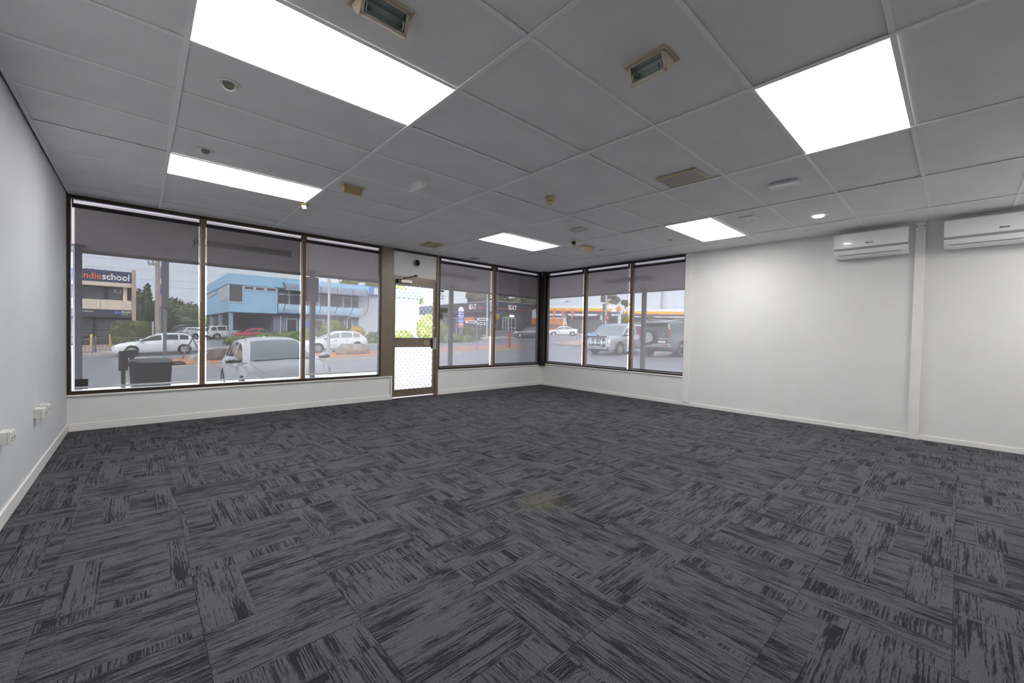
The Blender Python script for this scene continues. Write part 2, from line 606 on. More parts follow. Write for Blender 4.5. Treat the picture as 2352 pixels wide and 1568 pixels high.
struct(box('wall_front_head', M_DBROWN, (XL - .14, XR + .16, YF + .09, YF + .16, CE - .03, CE + .1)), 'dark lintel over the front windows')
struct(box('wall_right_head', M_DBROWN, (XR + .09, XR + .16, 1.757, YF + .09, CE - .03, CE + .1)), 'dark lintel over the right wall windows')
# sills
def cap(name, b, label):
    return struct(box(name, M_TRIM, b, bevel=.006), label, 'sill')
cap('trim_1', (XL - .012, 4.243, YF - .012, YF + .075, .385, .406), 'white sill board under the three tall left windows')
cap('trim_2', (5.157, XR + .012, YF - .008, YF + .11, .445, .468), 'white sill board between the door and the glazed corner')
cap('trim_3', (XR - .008, XR + .11, 1.757, YF - .009, .476, .50), 'white sill board under the right wall windows')
box('end_trim', M_TRIM, (4.215, 4.243, YF - .004, YF + .012, .0, .385), bpy.data.objects['trim_1'])
# skirtings
def skirt(name, b, label):
    m = MB().box(*b)
    return struct(m.build(name, M_TRIM, origin=((b[0] + b[1]) / 2, (b[2] + b[3]) / 2, 0), bevel=.004), label, 'skirting')
skirt('baseboard_left', (XL - .012, XL, YB, YF, 0, .092), 'white skirting along the left wall')
skirt('baseboard_front', (XL, 4.236, YF, YF + .012, 0, .082), 'white skirting under the tall left windows')
skirt('baseboard_corner', (5.165, XR, YF, YF + .012, 0, .085), 'white skirting from the door to the glazed corner')
skirt('baseboard_right', (XR, XR + .012, YB, YF, 0, .06), 'white skirting along the right wall')
# pilasters on the right wall
struct(box('trim_4', M_TRIM, (XR - .012, XR + .012, 1.637, 1.757, .06, CE), bevel=.002), 'flat white cover strip where the right windows end', 'trim')
t5 = struct(box('trim_5', M_TRIM, (XR - .022, XR + .012, -1.135, -1.045, .0, CE), bevel=.003), 'white timber post between the two air conditioners', 'trim')
for yy in (-1.058, -1.122):
    MB().cyl((XR - .0222, yy, CE - .05), (XR - .0216, yy, CE - .05), .007, k=8).build('screw_hole', M_DARK, t5)

# ---------------------------------------------------------------- windows
WY = YF + .028          # blind plane on the front wall
WX = XR + .028
def window_front(n, x0, x1, mull, z0, face, label):
    w = thing('window_%d' % n, ((x0 + x1) / 2, YF + .04, z0), label, 'window', kind='structure')
    ya, yb = YF + face, YF + .085
    box('head_frame', M_DBROWN, (x0, x1, YF - .002, yb, CE - .045, CE - .001), w)
    box('sill_frame', M_DBROWN, (x0, x1, ya, yb, z0, z0 + .038), w)
    box('jamb', M_DBROWN, (x0, x0 + .032, ya, yb, z0 + .038, CE - .045), w)
    box('jamb', M_DBROWN, (x1 - .032, x1, ya, yb, z0 + .038, CE - .045), w)
    edges = [x0 + .032]
    for a, b in mull:
        q = box('mullion', M_BROWN, (a, b, ya, yb, z0 + .038, CE - .045), w)
        for k in range(9):
            zz = z0 + .12 + k * .235 + (k % 3) * .02
            MB().cyl((a + .026, ya - .0008, zz), (a + .026, ya + .001, zz), .004, k=6).build('screw', M_BLACK, q, world=True)
        edges += [a, b]
    edges.append(x1 - .032)
    for k in range(0, len(edges), 2):
        box('pane', M_GLASS, (edges[k], edges[k + 1], YF + .066, YF + .071, z0 + .038, CE - .045), w)
    return w
def window_right(n, y0, y1, mull, z0, face, label):
    w = thing('window_%d' % n, (XR + .04, (y0 + y1) / 2, z0), label, 'window', kind='structure')
    xa, xb = XR + face, XR + .085
    box('head_frame', M_DBROWN, (XR - .002, xb, y0, y1, CE - .045, CE - .001), w)
    box('sill_frame', M_DBROWN, (xa, xb, y0, y1, z0, z0 + .03), w)
    box('jamb', M_DBROWN, (xa, xb, y0, y0 + .012, z0 + .03, CE - .045), w)
    box('jamb', M_DBROWN, (xa, xb, y1 - .03, y1, z0 + .03, CE - .045), w)
    edges = [y0 + .012]
    for a, b in mull:
        box('mullion', M_BROWN, (xa, xb, a, b, z0 + .03, CE - .045), w)
        edges += [a, b]
    edges.append(y1 - .03)
    for k in range(0, len(edges), 2):
        box('pane', M_GLASS, (XR + .066, XR + .071, edges[k], edges[k + 1], z0 + .03, CE - .045), w)
    return w
window_front(1, XL - .012, 4.035, [(1.606, 1.657), (2.806, 2.857)], .406, .002, 'bank of three tall brown framed windows left of the door')
window_front(2, 5.157, 7.87, [(6.495, 6.555)], .468, .012, 'pair of brown framed windows between the door and the glazed corner')
window_right(3, 1.757, 4.995, [(2.772, 2.832), (3.872, 3.932)], .50, .012, 'row of three brown framed windows on the right wall')
post = struct(box('trim_6', mat('near_black_post', (.013, .009, .006), .4, noise_amt=.2), (7.87, XR + .11, 4.995, YF + .11, .45, CE - .001)), 'dark brown corner post where the two window banks meet', 'post')
struct(box('trim_7', M_BRONZE, (4.035, 4.213, YF + .004, YF + .085, .406, CE - .001)), 'wide brown panel post between the tall windows and the door', 'post')

# ---------------------------------------------------------------- roller blinds
F_DIMMED = screen_fabric('dimmed_screen_fabric', .125, .018, .09)  # one blind fabric; this copy is darkened for the dimmer panes
F_BRIGHTENED = screen_fabric('brightened_screen_fabric', .15, .118, .15)  # same fabric, with the brighter panes' light and haze put into its colour
M_ROLL = mat('rolled_dark_fabric', (.028, .028, .030), .8, noise_amt=.1, scale=40)
M_TAG = mat('yellow_tag', (.75, .55, .01), .4, noise_amt=.05)
M_BEAD = mat('chain_plastic', (.62, .62, .60), .35)
def blind(front, a, b, zbar, fabric, label, chain=None, tagz=None, bar=M_ALU):
    """a..b along the wall; built on the front wall, or turned onto the right wall"""
    loc = ((a + b) / 2, WY, 2.52) if front else (WX, (a + b) / 2, 2.52)
    t = thing('roller_blind', loc, label, 'blind', 'roller blinds', rz=0 if front else -math.pi / 2)
    h = (b - a) / 2
    MB().add([(-h + .012, .0258, zbar - 2.52), (h - .012, .0258, zbar - 2.52), (h - .012, .0258, -.02), (-h + .012, .0258, -.02)], [(0, 1, 2, 3)]).build('fabric', fabric, t, world=False)
    MB().cyl((-h + .004, 0.002, -.03), (h - .004, .002, -.03), .0235, k=20).build('rolled_tube', M_ROLL, t, world=False, smooth=40)
    MB().box(-h + .012, h - .012, .018, .034, zbar - 2.52 - .012, zbar - 2.52 + .012).build('bottom_bar', bar, t, world=False, bevel=.004)
    MB().box(-h + .01, h - .01, -.02, .03, .0255, .0285).build('top_rail', M_ALU, t, world=False)
    for s in (-1, 1):
        MB().box(s * h - .004, s * h + .004, -.026, .03, -.056, .035).build('bracket', M_BLACK, t, world=False)
    if chain:
        cx = chain * (h - .004)
        lo = (tagz if tagz else 1.5) - 2.52
        k = MB().tube([(cx, -.024, -.03), (cx, -.027, lo)], .0022, 6).tube([(cx + .012, -.024, -.03), (cx + .012, -.027, lo)], .0022, 6)
        for q in range(18):
            z = -.05 + (lo + .05) * q / 17
            k.ball((cx, -.0255, z), .0042, .0042, .0042, 6, 4)
        kk = k.build('bead_chain', M_BEAD, t, world=False)
        if tagz:
            g = MB().box(cx - .030, cx + .042, -.040, -.034, lo - .06, lo + .045).build('safety_tag', M_TAG, t, world=False)
            MB().box(cx - .028, cx + .040, -.0408, -.0402, lo - .012, lo - .002).build('tag_print', M_WHITE, g, world=False)
            MB().box(cx - .028, cx + .040, -.0408, -.0402, lo + .03, lo + .043).build('tag_print', M_WHITE, g, world=False)
    return t
blind(1, .490, 1.602, .477, F_DIMMED, 'grey see-through roller blind over the first tall window, beside the left wall', chain=1, tagz=None)
blind(1, 1.664, 2.800, .483, F_DIMMED, 'grey see-through roller blind over the middle tall window, showing the silver hatchback', chain=1)
blind(1, 2.862, 4.000, .497, F_BRIGHTENED, 'brightened see-through roller blind over the tall window next to the wide brown post')
blind(1, 5.192, 6.44, .520, F_BRIGHTENED, 'brightened see-through roller blind over the window just past the door', bar=M_DARK)
blind(1, 6.580, 7.835, .520, F_DIMMED, 'grey see-through roller blind on the front wall beside the glazed corner post', chain=-1, tagz=1.53, bar=M_DARK)
blind(0, 3.975, 4.955, .545, F_BRIGHTENED, 'brightened see-through roller blind on the right wall beside the glazed corner post', bar=M_DARK)
blind(0, 2.875, 3.862, .545, F_BRIGHTENED, 'brightened see-through roller blind over the middle window of the right wall', chain=1, tagz=1.51, bar=M_DARK)
blind(0, 1.775, 2.765, .545, F_BRIGHTENED, 'brightened see-through roller blind over the right wall window showing the spare wheel', bar=M_DARK)
# window stickers and fittings on the glass
st = thing('window_sticker', (5.25, YF + .062, 1.78), 'white clear sticker with rows of dark print on the window beside the door', 'sticker')
for x0, x1, z0, z1 in ((5.20, 5.30, 1.935, 1.968), (5.205, 5.235, 1.885, 1.908), (5.25, 5.285, 1.893, 1.898), (5.205, 5.24, 1.862, 1.867), (5.26, 5.29, 1.845, 1.868), (5.235, 5.262, 1.80, 1.822), (5.27, 5.292, 1.80, 1.82), (5.205, 5.212, 1.81, 1.83)):
    box('print', M_INK, (x0, x1, YF + .063, YF + .065, z0, z1), st)
pl = thing('notice_plate', (5.29, YF + .062, 1.59), 'grey notice plate on the glass under the printed sticker', 'sign')
box('plate', mat('grey_plate', (.24, .22, .22), .5), (5.20, 5.385, YF + .06, YF + .065, 1.545, 1.632), pl)
MB().box(5.235, 5.345, YF + .0588, YF + .06, 1.594, 1.612).build('print', M_INK, pl)
lb = thing('keypad_box', (5.225, YF + .05, 1.42), 'small dark box mounted on the frame beside the door', 'box')
box('body', M_DARK, (5.185, 5.278, YF + .058, YF + .066, 1.42, 1.535), lb, bevel=.003)
box('cover', M_BLACK, (5.195, 5.268, YF + .054, YF + .058, 1.432, 1.523), lb)
sb = thing('sensor_box', (.55, YF + .062, .46), 'small dark box on the glass at the bottom left corner of the first window', 'box')
box('body', M_BLACK, (.500, .604, YF + .058, YF + .066, .458, .572), sb, bevel=.003)
box('cover', M_DARK, (.512, .592, YF + .055, YF + .058, .470, .56), sb)
cs = thing('corner_sensor', (7.90, 5.06, 2.50), 'small white sensor box high on the glazed corner post', 'sensor', rz=R(-45))
MB().box(-.035, .035, -.016, .03, -.0, .094).build('body', M_WHITE, cs, world=False, bevel=.006)
MB().box(-.022, .022, -.018, -.0155, .012, .04).build('lens', mat('opal_lens', (.7, .7, .66), .3), cs, world=False)

# ---------------------------------------------------------------- door
d = thing('door_1', (4.68, YF + .03, 0), 'bronze framed glass door with diamond security mesh and PULL handle', 'door', kind='structure')
box('door_post', M_BRONZE, (4.213, 4.252, YF + .006, YF + .085, 0, CE - .001), d)
box('door_post', M_BRONZE, (5.108, 5.157, YF + .006, YF + .085, 0, CE - .001), d)
box('head_rail', M_DBROWN, (4.252, 5.108, YF + .0, YF + .085, CE - .04, CE - .001), d)
box('transom_rail', M_BRONZE, (4.252, 5.108, YF + .008, YF + .085, 2.10, 2.14), d)
box('transom_panel', M_WALL, (4.252, 5.108, YF + .03, YF + .05, 2.14, CE - .04), d)
box('threshold', mat('red_brown_strip', (.16, .05, .03), .4), (4.245, 5.15, YF + .0, YF + .10, -.006, .012), d, bevel=.004)
box('door_stile', M_BRONZE, (4.262, 4.300, YF + .024, YF + .062, .03, 2.095), d, bevel=.003)
box('door_stile', M_BRONZE, (5.058, 5.100, YF + .024, YF + .062, .03, 2.095), d, bevel=.003)
box('top_rail', M_BRONZE, (4.300, 5.058, YF + .024, YF + .062, 2.0, 2.095), d)
box('mid_rail', M_BRONZE, (4.300, 5.058, YF + .022, YF + .062, .897, 1.066), d)
box('rail_moulding', M_BRONZE, (4.275, 5.085, YF + .012, YF + .024, 1.040, 1.062), d, bevel=.003)
box('rail_moulding', M_BRONZE, (4.275, 5.085, YF + .012, YF + .024, .900, .922), d, bevel=.003)
box('bottom_rail', M_BRONZE, (4.300, 5.058, YF + .024, YF + .062, .03, .157), d)
box('kick_moulding', M_BRONZE, (4.275, 5.085, YF + .014, YF + .024, .132, .150), d, bevel=.003)
for z0, z1 in ((1.066, 2.0), (.157, .897)):
    box('pane', M_GLASS, (4.300, 5.058, YF + .05, YF + .055, z0, z1), d)
    m = MB()
    px, pz, r = .0882, .1062, .0022
    x0, x1 = 4.300, 5.058
    # two families of bars make the diamonds; nodes sit at the crossings
    nx, nz = int((x1 - x0) / px) + 2, int((z1 - z0) / pz) + 2
    for s in (1, -1):
        for k in range(-nz - 1, nx + nz + 1):
            xa = x0 + .03 + k * px
            pts = []
            # line x = xa + s*(z-z0)*px/pz, clipped to the opening
            za, zb = z0, z1
            sl = s * px / pz
            def xx(z): return xa + (z - z0) * sl
            lo, hi = z0, z1
            za_ = z0 + (x0 - xa) / sl
            zb_ = z0 + (x1 - xa) / sl
            lo, hi = max(lo, min(za_, zb_)), min(hi, max(za_, zb_))
            if hi - lo > .01:
                m.tube([(xx(lo), YF + .038, lo), (xx(hi), YF + .038, hi)], r, 4)
    k = 0
    z = z0
    while z < z1:
        x = x0 + .03 + (0 if k % 2 == 0 else px / 2) - px
        while x < x1 - .004:
            if x > x0 + .004:
                m.box(x - .0045, x + .0045, YF + .033, YF + .043, max(z - .007, z0), min(z + .007, z1))
            x += px
        z += pz / 2
        k += 1
    tag(m.build('security_mesh', mat('bronze_mesh', (.035, .026, .02), .45), d), kind='stuff')
pp = box('pull_plate', M_STEEL, (5.037, 5.103, YF - .012, YF - .008, .853, 1.072), d, bevel=.002)
pp['label'] = 'silver pull plate lettered PULL'
for q, ch in enumerate('PULL'):
    text('lettering', ch, .052, M_INK, pp, frame_mtx(Vector((5.070, YF - .0128, 1.036 - q * .0495)) - pp.matrix_local.translation - d.location, (1, 0, 0), (0, 0, 1)), bold=.0012)
box('handle_bracket', M_BLACK, (5.005, 5.037, YF - .010, YF + .024, .870, 1.045), d, bevel=.004)
ps = box('push_sign', mat('cream_sign', (.62, .50, .33), .4), (4.868, 4.978, YF + .017, YF + .022, .951, 1.016), d)
box('sign_face', M_DBROWN, (4.878, 4.968, YF + .0155, YF + .017, .962, 1.005), ps)
text('lettering', 'PULL', .036, mat('cream_lettering', (.75, .66, .5), .5), ps, frame_mtx(Vector((4.923, YF + .0150, .983)) - d.location - ps.location, (1, 0, 0), (0, 0, 1)), bold=.0008)
for z in (1.95, .98, .25):
    MB().cyl((4.257, YF + .012, z - .05), (4.257, YF + .012, z + .05), .008, k=10).build('hinge', M_BRONZE, d)
MB().cyl((5.079, YF + .016, 1.262), (5.079, YF + .024, 1.262), .016, k=14).box(5.07, 5.088, YF + .012, YF + .02, 1.235, 1.25).build('lock', M_STEEL, d, bevel=.001)
for z in (.33, .28):
    MB().cyl((5.083, YF + .020, z), (5.083, YF + .024, z), .010, k=10).build('bolt_hole', M_BLACK, d)
cl = box('closer_body', mat('closer_metal', (.36, .34, .34), .3, metal=.6), (4.372, 4.585, YF - .030, YF + .024, 2.018, 2.078), d, bevel=.006)
box('end_cap', M_BLACK, (4.312, 4.372, YF - .034, YF + .024, 2.012, 2.082), d, bevel=.008)
MB().tube([(4.41, YF - .005, 2.082), (4.43, YF - .03, 2.10), (4.655, YF - .045, 2.165)], .008, 8).box(4.64, 4.675, YF - .055, YF + .008, 2.15, 2.18).build('closer_arm', M_BLACK, d)

dc = thing('dome_camera', (4.684, YF + .03, 2.40), 'black dome security camera on the white panel above the door', 'camera')
MB().lathe((4.684, YF + .03, 2.40), (0, -1, 0), [(0, 0), (.068, 0), (.070, .012), (.066, .03), (.050, .042), (0, .042)], 32).build('base', mat('grey_camera_body', (.42, .42, .42), .4), dc, smooth=40)
MB().lathe((4.684, YF - .012, 2.40), (.35, -1, -.22), [(.050, -.004), (.049, .012), (.040, .032), (.024, .044), (0, .049)], 28).build('dome', mat('smoked_dome', (.012, .012, .014), .06), dc, smooth=60)

# ---------------------------------------------------------------- power points on the left wall
M_SOCK = mat('aged_white_socket', (.70, .70, .66), .4, noise_amt=.03)
def outlet(y0, z0, depth, twin, label):
    t = thing('power_point', (XL - .012, y0 + .058, z0 + .036), label, 'power point', 'surface mounted power points')
    MB().box(0, depth * .6 + .012, -.058, .058, -.036, .036).build('mounting_block', M_SOCK, t, world=False, bevel=.003)
    MB().box(depth * .6 + .0125, depth + .012, -.0575, .0575, -.0365, .0365).build('faceplate', M_SOCK, t, world=False, bevel=.004)
    e = depth + .012
    for s in (-.03, .03):
        sw = MB().box(e, e + .004, s - .008, s + .008, .014, .028).build('switch', M_WHITE, t, world=False, bevel=.002)
        p = MB()
        for dy, dz, a in ((-.008, -.004, .5), (.008, -.004, -.5), (0, -.018, 0)):
            p.obox((e + .0005, s + dy, dz), (.0008, 0, 0), (0, .0014 * math.cos(a), .0014 * math.sin(a)), (0, -.005 * math.sin(a), .005 * math.cos(a)))
        p.build('pin_slots', M_INK, t, world=False)
outlet(2.190, .487, .040, 1, 'white double power point on the left wall, nearest the viewer')
outlet(3.249, .462, .041, 1, 'white double power point on the left wall, front one of the pair')
outlet(3.455, .462, .041, 1, 'white double power point on the left wall, rear one of the pair')

# ---------------------------------------------------------------- air conditioners
M_ACW = mat('air_conditioner_white', (.88, .88, .90), .22, noise_amt=.015, coat=.3)
M_ACG = mat('air_conditioner_grey', (.30, .30, .32), .35, noise_amt=.03)
def air_con(y0, y1, label):
    zc = 2.228
    t = thing('air_conditioner', (XR, (y0 + y1) / 2, zc), label, 'air conditioner', 'wall split air conditioners')
    h = abs(y1 - y0) / 2
    X = -.21
    # section in (x, z): back is x=+.012
    lower = [(.012, 0.012), (-.10, 0.0), (-.165, .012), (-.195, .045), (X, .08), (X, .098), (.012, .098)]
    MB().prism(lower, -h, h, 'y').build('lower_body', M_ACW, t, world=False, bevel=.004)
    MB().prism([(.012, .0985), (-.198, .0985), (-.198, .309), (-.15, .317), (.012, .317)], -h + .004, h - .004, 'y').build('body', M_ACW, t, world=False, bevel=.006)
    MB().prism([(-.1985, .124), (X - .002, .124), (X, .30), (-.19, .3165), (-.1985, .31)], -h, h, 'y').build('front_panel', M_ACW, t, world=False, bevel=.004)
    MB().box(-.212, -.198, -h, h, .0985, .1238).build('grey_band', M_ACG, t, world=False)
    a, b = Vector((-.196, 0, .040)), Vector((X - .001, 0, .090))
    n = Vector((-(b - a).z, 0, (b - a).x)).normalized()
    c = (a + b) / 2 - Vector((.0015, 0, -.0005))
    MB().obox(c, (b - a) / 2, (0, h - .062, 0), n * .0025).build('air_flap', M_ACW, t, world=False, bevel=.001)
    MB().tube([(-.200, -h + .06, .090), (-.192, -h + .058, .036), (-.192, h - .058, .036), (-.200, h - .06, .090)], .0016, 6).build('flap_gap', M_INK, t, world=False)
    text('lettering', 'Rinnai', .023, M_INK, t, frame_mtx((X - .0035, 0.0, .170), (0, -1, 0), (.0, 0, 1)), bold=.0006, sx=1.25)
    return t
air_con(-.996, -.298, 'white wall air conditioner left of the white post')
air_con(-2.16, -1.285, 'wider white wall air conditioner right of the white post, cut off by the photo edge')
# ---------------------------------------------------------------- ceiling fittings
M_REFL = mat('lamp_reflector', (.50, .54, .51), .35, metal=.25, noise_amt=.05)
M_PALE = mat('pale_enamel', (.60, .53, .41), .45, noise_amt=.05, scale=10)
M_LAMPGL = glass_mat('lamp_glass', (.95, .985, .97), .35)
def flood(cx, cy, ln, wd, rz, drop, label, shell, face=None, plate=None, open_=True):
    """tilting recessed floodlight: plate in the ceiling, body hinged down, window facing local -y"""
    t = thing('recessed_floodlight', (cx, cy, CE), label, 'light', 'tilting ceiling floodlights', rz=rz)
    a, b = ln / 2, wd / 2
    f = MB()
    for q in ((-a, a, -b, -b + .014), (-a, a, b - .014, b), (-a, -a + .014, -b + .014, b - .014), (a - .014, a, -b + .014, b - .014)):
        f.box(*q, -.006, .003)
    f.build('trim_plate', plate or shell, t, world=False, bevel=.0015)
    a2 = a - .017
    y0, y1, y2 = -b + .02, -b + .052, b - .016
    sec = [(y0, .0), (y1, -drop), (y1 + .018, -drop * .96), (y1 + .045, -drop * .72), (y2, -.006), (y2, .002)]
    s = MB()
    if open_:
        for sd in (-1, 1):
            s.prism(sec, sd * a2, sd * (a2 - .006), 'x')
        back = sec[1:]
        for (p, q) in zip(back[:-1], back[1:]):
            s.add([(-a2, p[0], p[1]), (a2, p[0], p[1]), (a2, q[0], q[1]), (-a2, q[0], q[1])], [(0, 1, 2, 3)])
        # window frame
        d = Vector((0, y1 - y0, -drop)).normalized()
        L = math.hypot(y1 - y0, drop)
        n = Vector((0, -drop, -(y1 - y0))).normalized()
        for u0, u1, c in ((-a2, a2, .006), (-a2, a2, L - .006)):
            s.obox(Vector((0, y0, 0)) + d * c, (a2, 0, 0), d * .006, n * .004)
        for sd in (-1, 1):
            s.obox(Vector((sd * (a2 - .007), y0, 0)) + d * (L / 2), (.007, 0, 0), d * (L / 2), n * .004)
        s.build('tilted_body', shell, t, world=False)
        ym, zm = (y0 + y1) / 2 + .02, -drop * .5
        r = MB()
        pts = [(y0 + .012, -.004), (y1 - .002 + .012, -drop + .008), (y1 + .02, -drop * .80), (y1 + .034, -drop * .45), (y1 + .02, -.006)]
        for p, q in zip(pts[:-1], pts[1:]):
            r.add([(-a2 + .02, p[0], p[1]), (a2 - .02, p[0], p[1]), (a2 - .02, q[0], q[1]), (-a2 + .02, q[0], q[1])], [(0, 1, 2, 3)])
        r.f.pop(0); r.mi.pop(0)
        for sd in (-1, 1):
            k = len(r.v)
            r.v += [(sd * (a2 - .02), p[0], p[1]) for p in pts]
            r.f.append(list(range(k, k + len(pts)))); r.mi.append(0)
        r.build('reflector', M_REFL, t, world=False, smooth=50)
        for sd in (-1, 1):
            MB().lathe((sd * (a2 - .019), ym + .004, zm - .006), (-sd, 0, 0), [(.028, 0), (.028, .004), (.025, .005), (.023, .002), (0, .002)], 24).build('end_reflector', mat('pale_reflector', (.60, .66, .62), .4, metal=.1), t, world=False, smooth=40)
        lm = MB().cyl((-.035, ym, zm), (.035, ym, zm), .006, k=10)
        for sd in (-1, 1):
            lm.cyl((sd * .035, ym, zm), (sd * (a2 - .026), ym, zm), .003, k=6)
        lm.build('lamp_tube', M_LAMPGL, t, world=False, smooth=40)
        for sd in (-1, 1):
            MB().box(sd * (a2 - .046), sd * (a2 - .022), ym - .007, ym + .007, zm - .008, zm + .008).build('lamp_holder', mat('grey_ceramic', (.20, .20, .18), .5), t, world=False)
        g = MB().obox(Vector((0, y0, 0)) + d * (L / 2), (a2 - .013, 0, 0), d * (L / 2 - .011), n * .001)
        g.build('glass', M_LAMPGL, t, world=False)
    else:
        s.prism(sec, -a2, a2, 'x')
        s.build('tilted_body', shell, t, world=False, bevel=.002)
        d = Vector((0, y1 - y0, -drop)).normalized()
        L = math.hypot(y1 - y0, drop)
        n = Vector((0, -drop, -(y1 - y0))).normalized()
        MB().obox(Vector((0, y0, 0)) + d * (L / 2) + n * .001, (a2 - .007, 0, 0), d * (L / 2 - .007), n * .001).build('front_plate', face or shell, t, world=False)
    return t
flood(1.825, .325, .245, .165, 0, .095, 'open tilted floodlight with clear glass at the top edge, beside the biggest lit panel', M_PALE)
flood(3.010, -.312, .235, .155, R(-90), .092, 'open tilted floodlight with clear glass alone on a ceiling board, right of centre overhead', M_PALE)
flood(2.600, 2.672, .215, .115, 0, .068, 'tan faced tilted fitting just past the corner of the left window panel light', M_TAN, plate=M_PALE, open_=False)
flood(2.990, 2.075, .220, .145, R(-90), .085, 'white faced tilted fitting two boards right of the left panel light', M_WHITE, face=mat('frosted_white', (.66, .67, .68), .3), open_=False)
flood(6.395, 2.662, .235, .125, R(0), .075, 'small cream tilted fitting right of the mid ceiling panel light', M_CREAM, plate=M_PALE, open_=False)

def flat(name, x0, x1, y0, y1, frame, lens, label, cat, drop=.012, inset=.018, group=None, extra=0):
    t = thing(name, ((x0 + x1) / 2, (y0 + y1) / 2, CE), label, cat, group)
    f = MB()
    i = inset
    for q in ((x0, x1, y0, y0 + i), (x0, x1, y1 - i, y1), (x0, x0 + i, y0 + i, y1 - i), (x1 - i, x1, y0 + i, y1 - i)):
        f.box(*q, CE - drop, CE + .003)
    f.build('frame', frame, t, bevel=.003)
    MB().box(x0 + i, x1 - i, y0 + i, y1 - i, CE - drop + .003, CE + .002).build('lens', lens, t)
    for k in range(extra):
        yy = y0 + i + (y1 - y0 - 2 * i) * (k + 1) / (extra + 1)
        MB().box(x0 + i, x1 - i, yy - .002, yy + .002, CE - drop, CE - drop + .003).build('louvre', frame, t)
    return t
M_GREYLENS = mat('grey_ribbed_diffuser', (.40, .38, .34), .5, noise_amt=.05, scale=40)
flat('ceiling_speaker', 4.497, 4.770, .104, .460, M_CREAM, M_GREYLENS, 'cream framed rectangular grille in the ceiling, nearest the right hand big panel light', 'speaker')
flat('ceiling_speaker', 4.430, 4.700, 4.270, 4.590, mat('ochre_enamel', (.55, .40, .20), .5), M_GREYLENS, 'ochre framed grille in the ceiling just above the door', 'speaker')
flat('emergency_light', 5.342, 5.470, -.432, -.204, mat('silver_plastic', (.62, .65, .70), .35, metal=.3), mat('opal_lens', (.7, .7, .66), .3), 'silver framed oblong emergency light on the ceiling, right of the cream grille', 'light', .022, .024)
flat('ceiling_sensor', 6.302, 6.556, .212, .370, M_CEIL, mat('opal_cream_lens', (.72, .70, .60), .3), 'flat square pale fitting beside the panel light nearest the right wall', 'light', .006, .045)
flat('recessed_floodlight', 5.345, 5.500, 1.972, 2.186, M_CREAM, M_REFL, 'closed flush floodlight with dark glass left of the right wall panel light', 'light', .010, .016, extra=1)
flat('ceiling_vent', 5.695, 5.838, 4.80, 4.955, M_ACG, M_GREYLENS, 'small grey vent in the ceiling above the window past the door', 'vent', .005, .014, extra=3)
flat('ceiling_vent', 3.292, 3.520, 4.845, 4.985, M_TEE, mat('grey_vent', (.45, .46, .48), .5), 'pale vent in the ceiling tight against the tall windows', 'vent', .006, .016, extra=3)

def downlight(x, y, label, r=.052, kind='round', lit=0):
    t = thing('downlight', (x, y, CE), label, 'light', 'round ceiling downlights')
    if kind == 'lit':
        MB().lathe((x, y, CE + .003), (0, 0, -1), [(r * .80, 0), (r, 0), (r, .003), (r * .9, .007), (r * .80, .005)], 28).build('trim_ring', M_WHITE, t, smooth=40)
        MB().cyl((x, y, CE + .0035), (x, y, CE - .004), r * .8, k=24).build('diffuser', mat('lit_downlight', (1, 1, 1), .4, noise_amt=0, emit=(1, .97, .93), estr=60), t)
    elif kind == 'gimbal':
        n = Vector((-.15, -.55, -1)).normalized()
        MB().lathe((x, y, CE + .003), (0, 0, -1), [(r * .74, 0), (r, 0), (r, .003), (r * .9, .006), (r * .74, .004)], 32).build('trim_ring', M_WHITE, t, smooth=40)
        c = Vector((x, y, CE - .002)) - n * .004
        MB().lathe(c, n, [(r * .52, -.002), (r * .70, -.002), (r * .70, .010), (r * .62, .014), (r * .52, .006)], 28).build('gimbal_ring', M_WHITE, t, smooth=40)
        MB().lathe(c, n, [(r * .52, .004), (r * .25, .002), (0, .002)], 20).build('lamp', mat('dull_lamp', (.22, .24, .19), .5), t, smooth=60)
        MB().cyl((x, y, CE + .0035), (x, y, CE + .0025), r * .73, k=24).build('recess', mat('grey_recess', (.25, .25, .25), .6), t)
    else:
        MB().lathe((x, y, CE + .003), (0, 0, -1), [(r * .62, 0), (r, 0), (r, .003), (r * .86, .008), (r * .62, .006)], 28).build('trim_ring', M_ALU, t, smooth=40)
        MB().cyl((x, y, CE + .0035), (x, y, CE - .001), r * .62, k=20).build('lamp', M_GREYLENS if kind == 'dark' else M_WHITE, t)
    return t
downlight(1.421, 1.488, 'tilted white downlight between the two left panel lights, nearer the viewer', .056, 'gimbal')
downlight(1.428, 2.697, 'tilted white downlight just before the panel light at the tall windows', .054, 'gimbal')
downlight(6.849, -.296, 'glowing round downlight in front of the left air conditioner', .062, 'lit')
downlight(2.570, 4.039, 'small round unlit downlight past the end of the left window panel light', .050)
downlight(6.779, 2.653, 'small round unlit downlight just right of the cream tilted fitting', .045, 'dark')
downlight(6.824, 1.478, 'small round unlit downlight left of the panel light by the right wall', .045, 'dark')
downlight(6.076, 4.004, 'small round unlit downlight between the mid panel light and the corner windows', .045, 'dark')

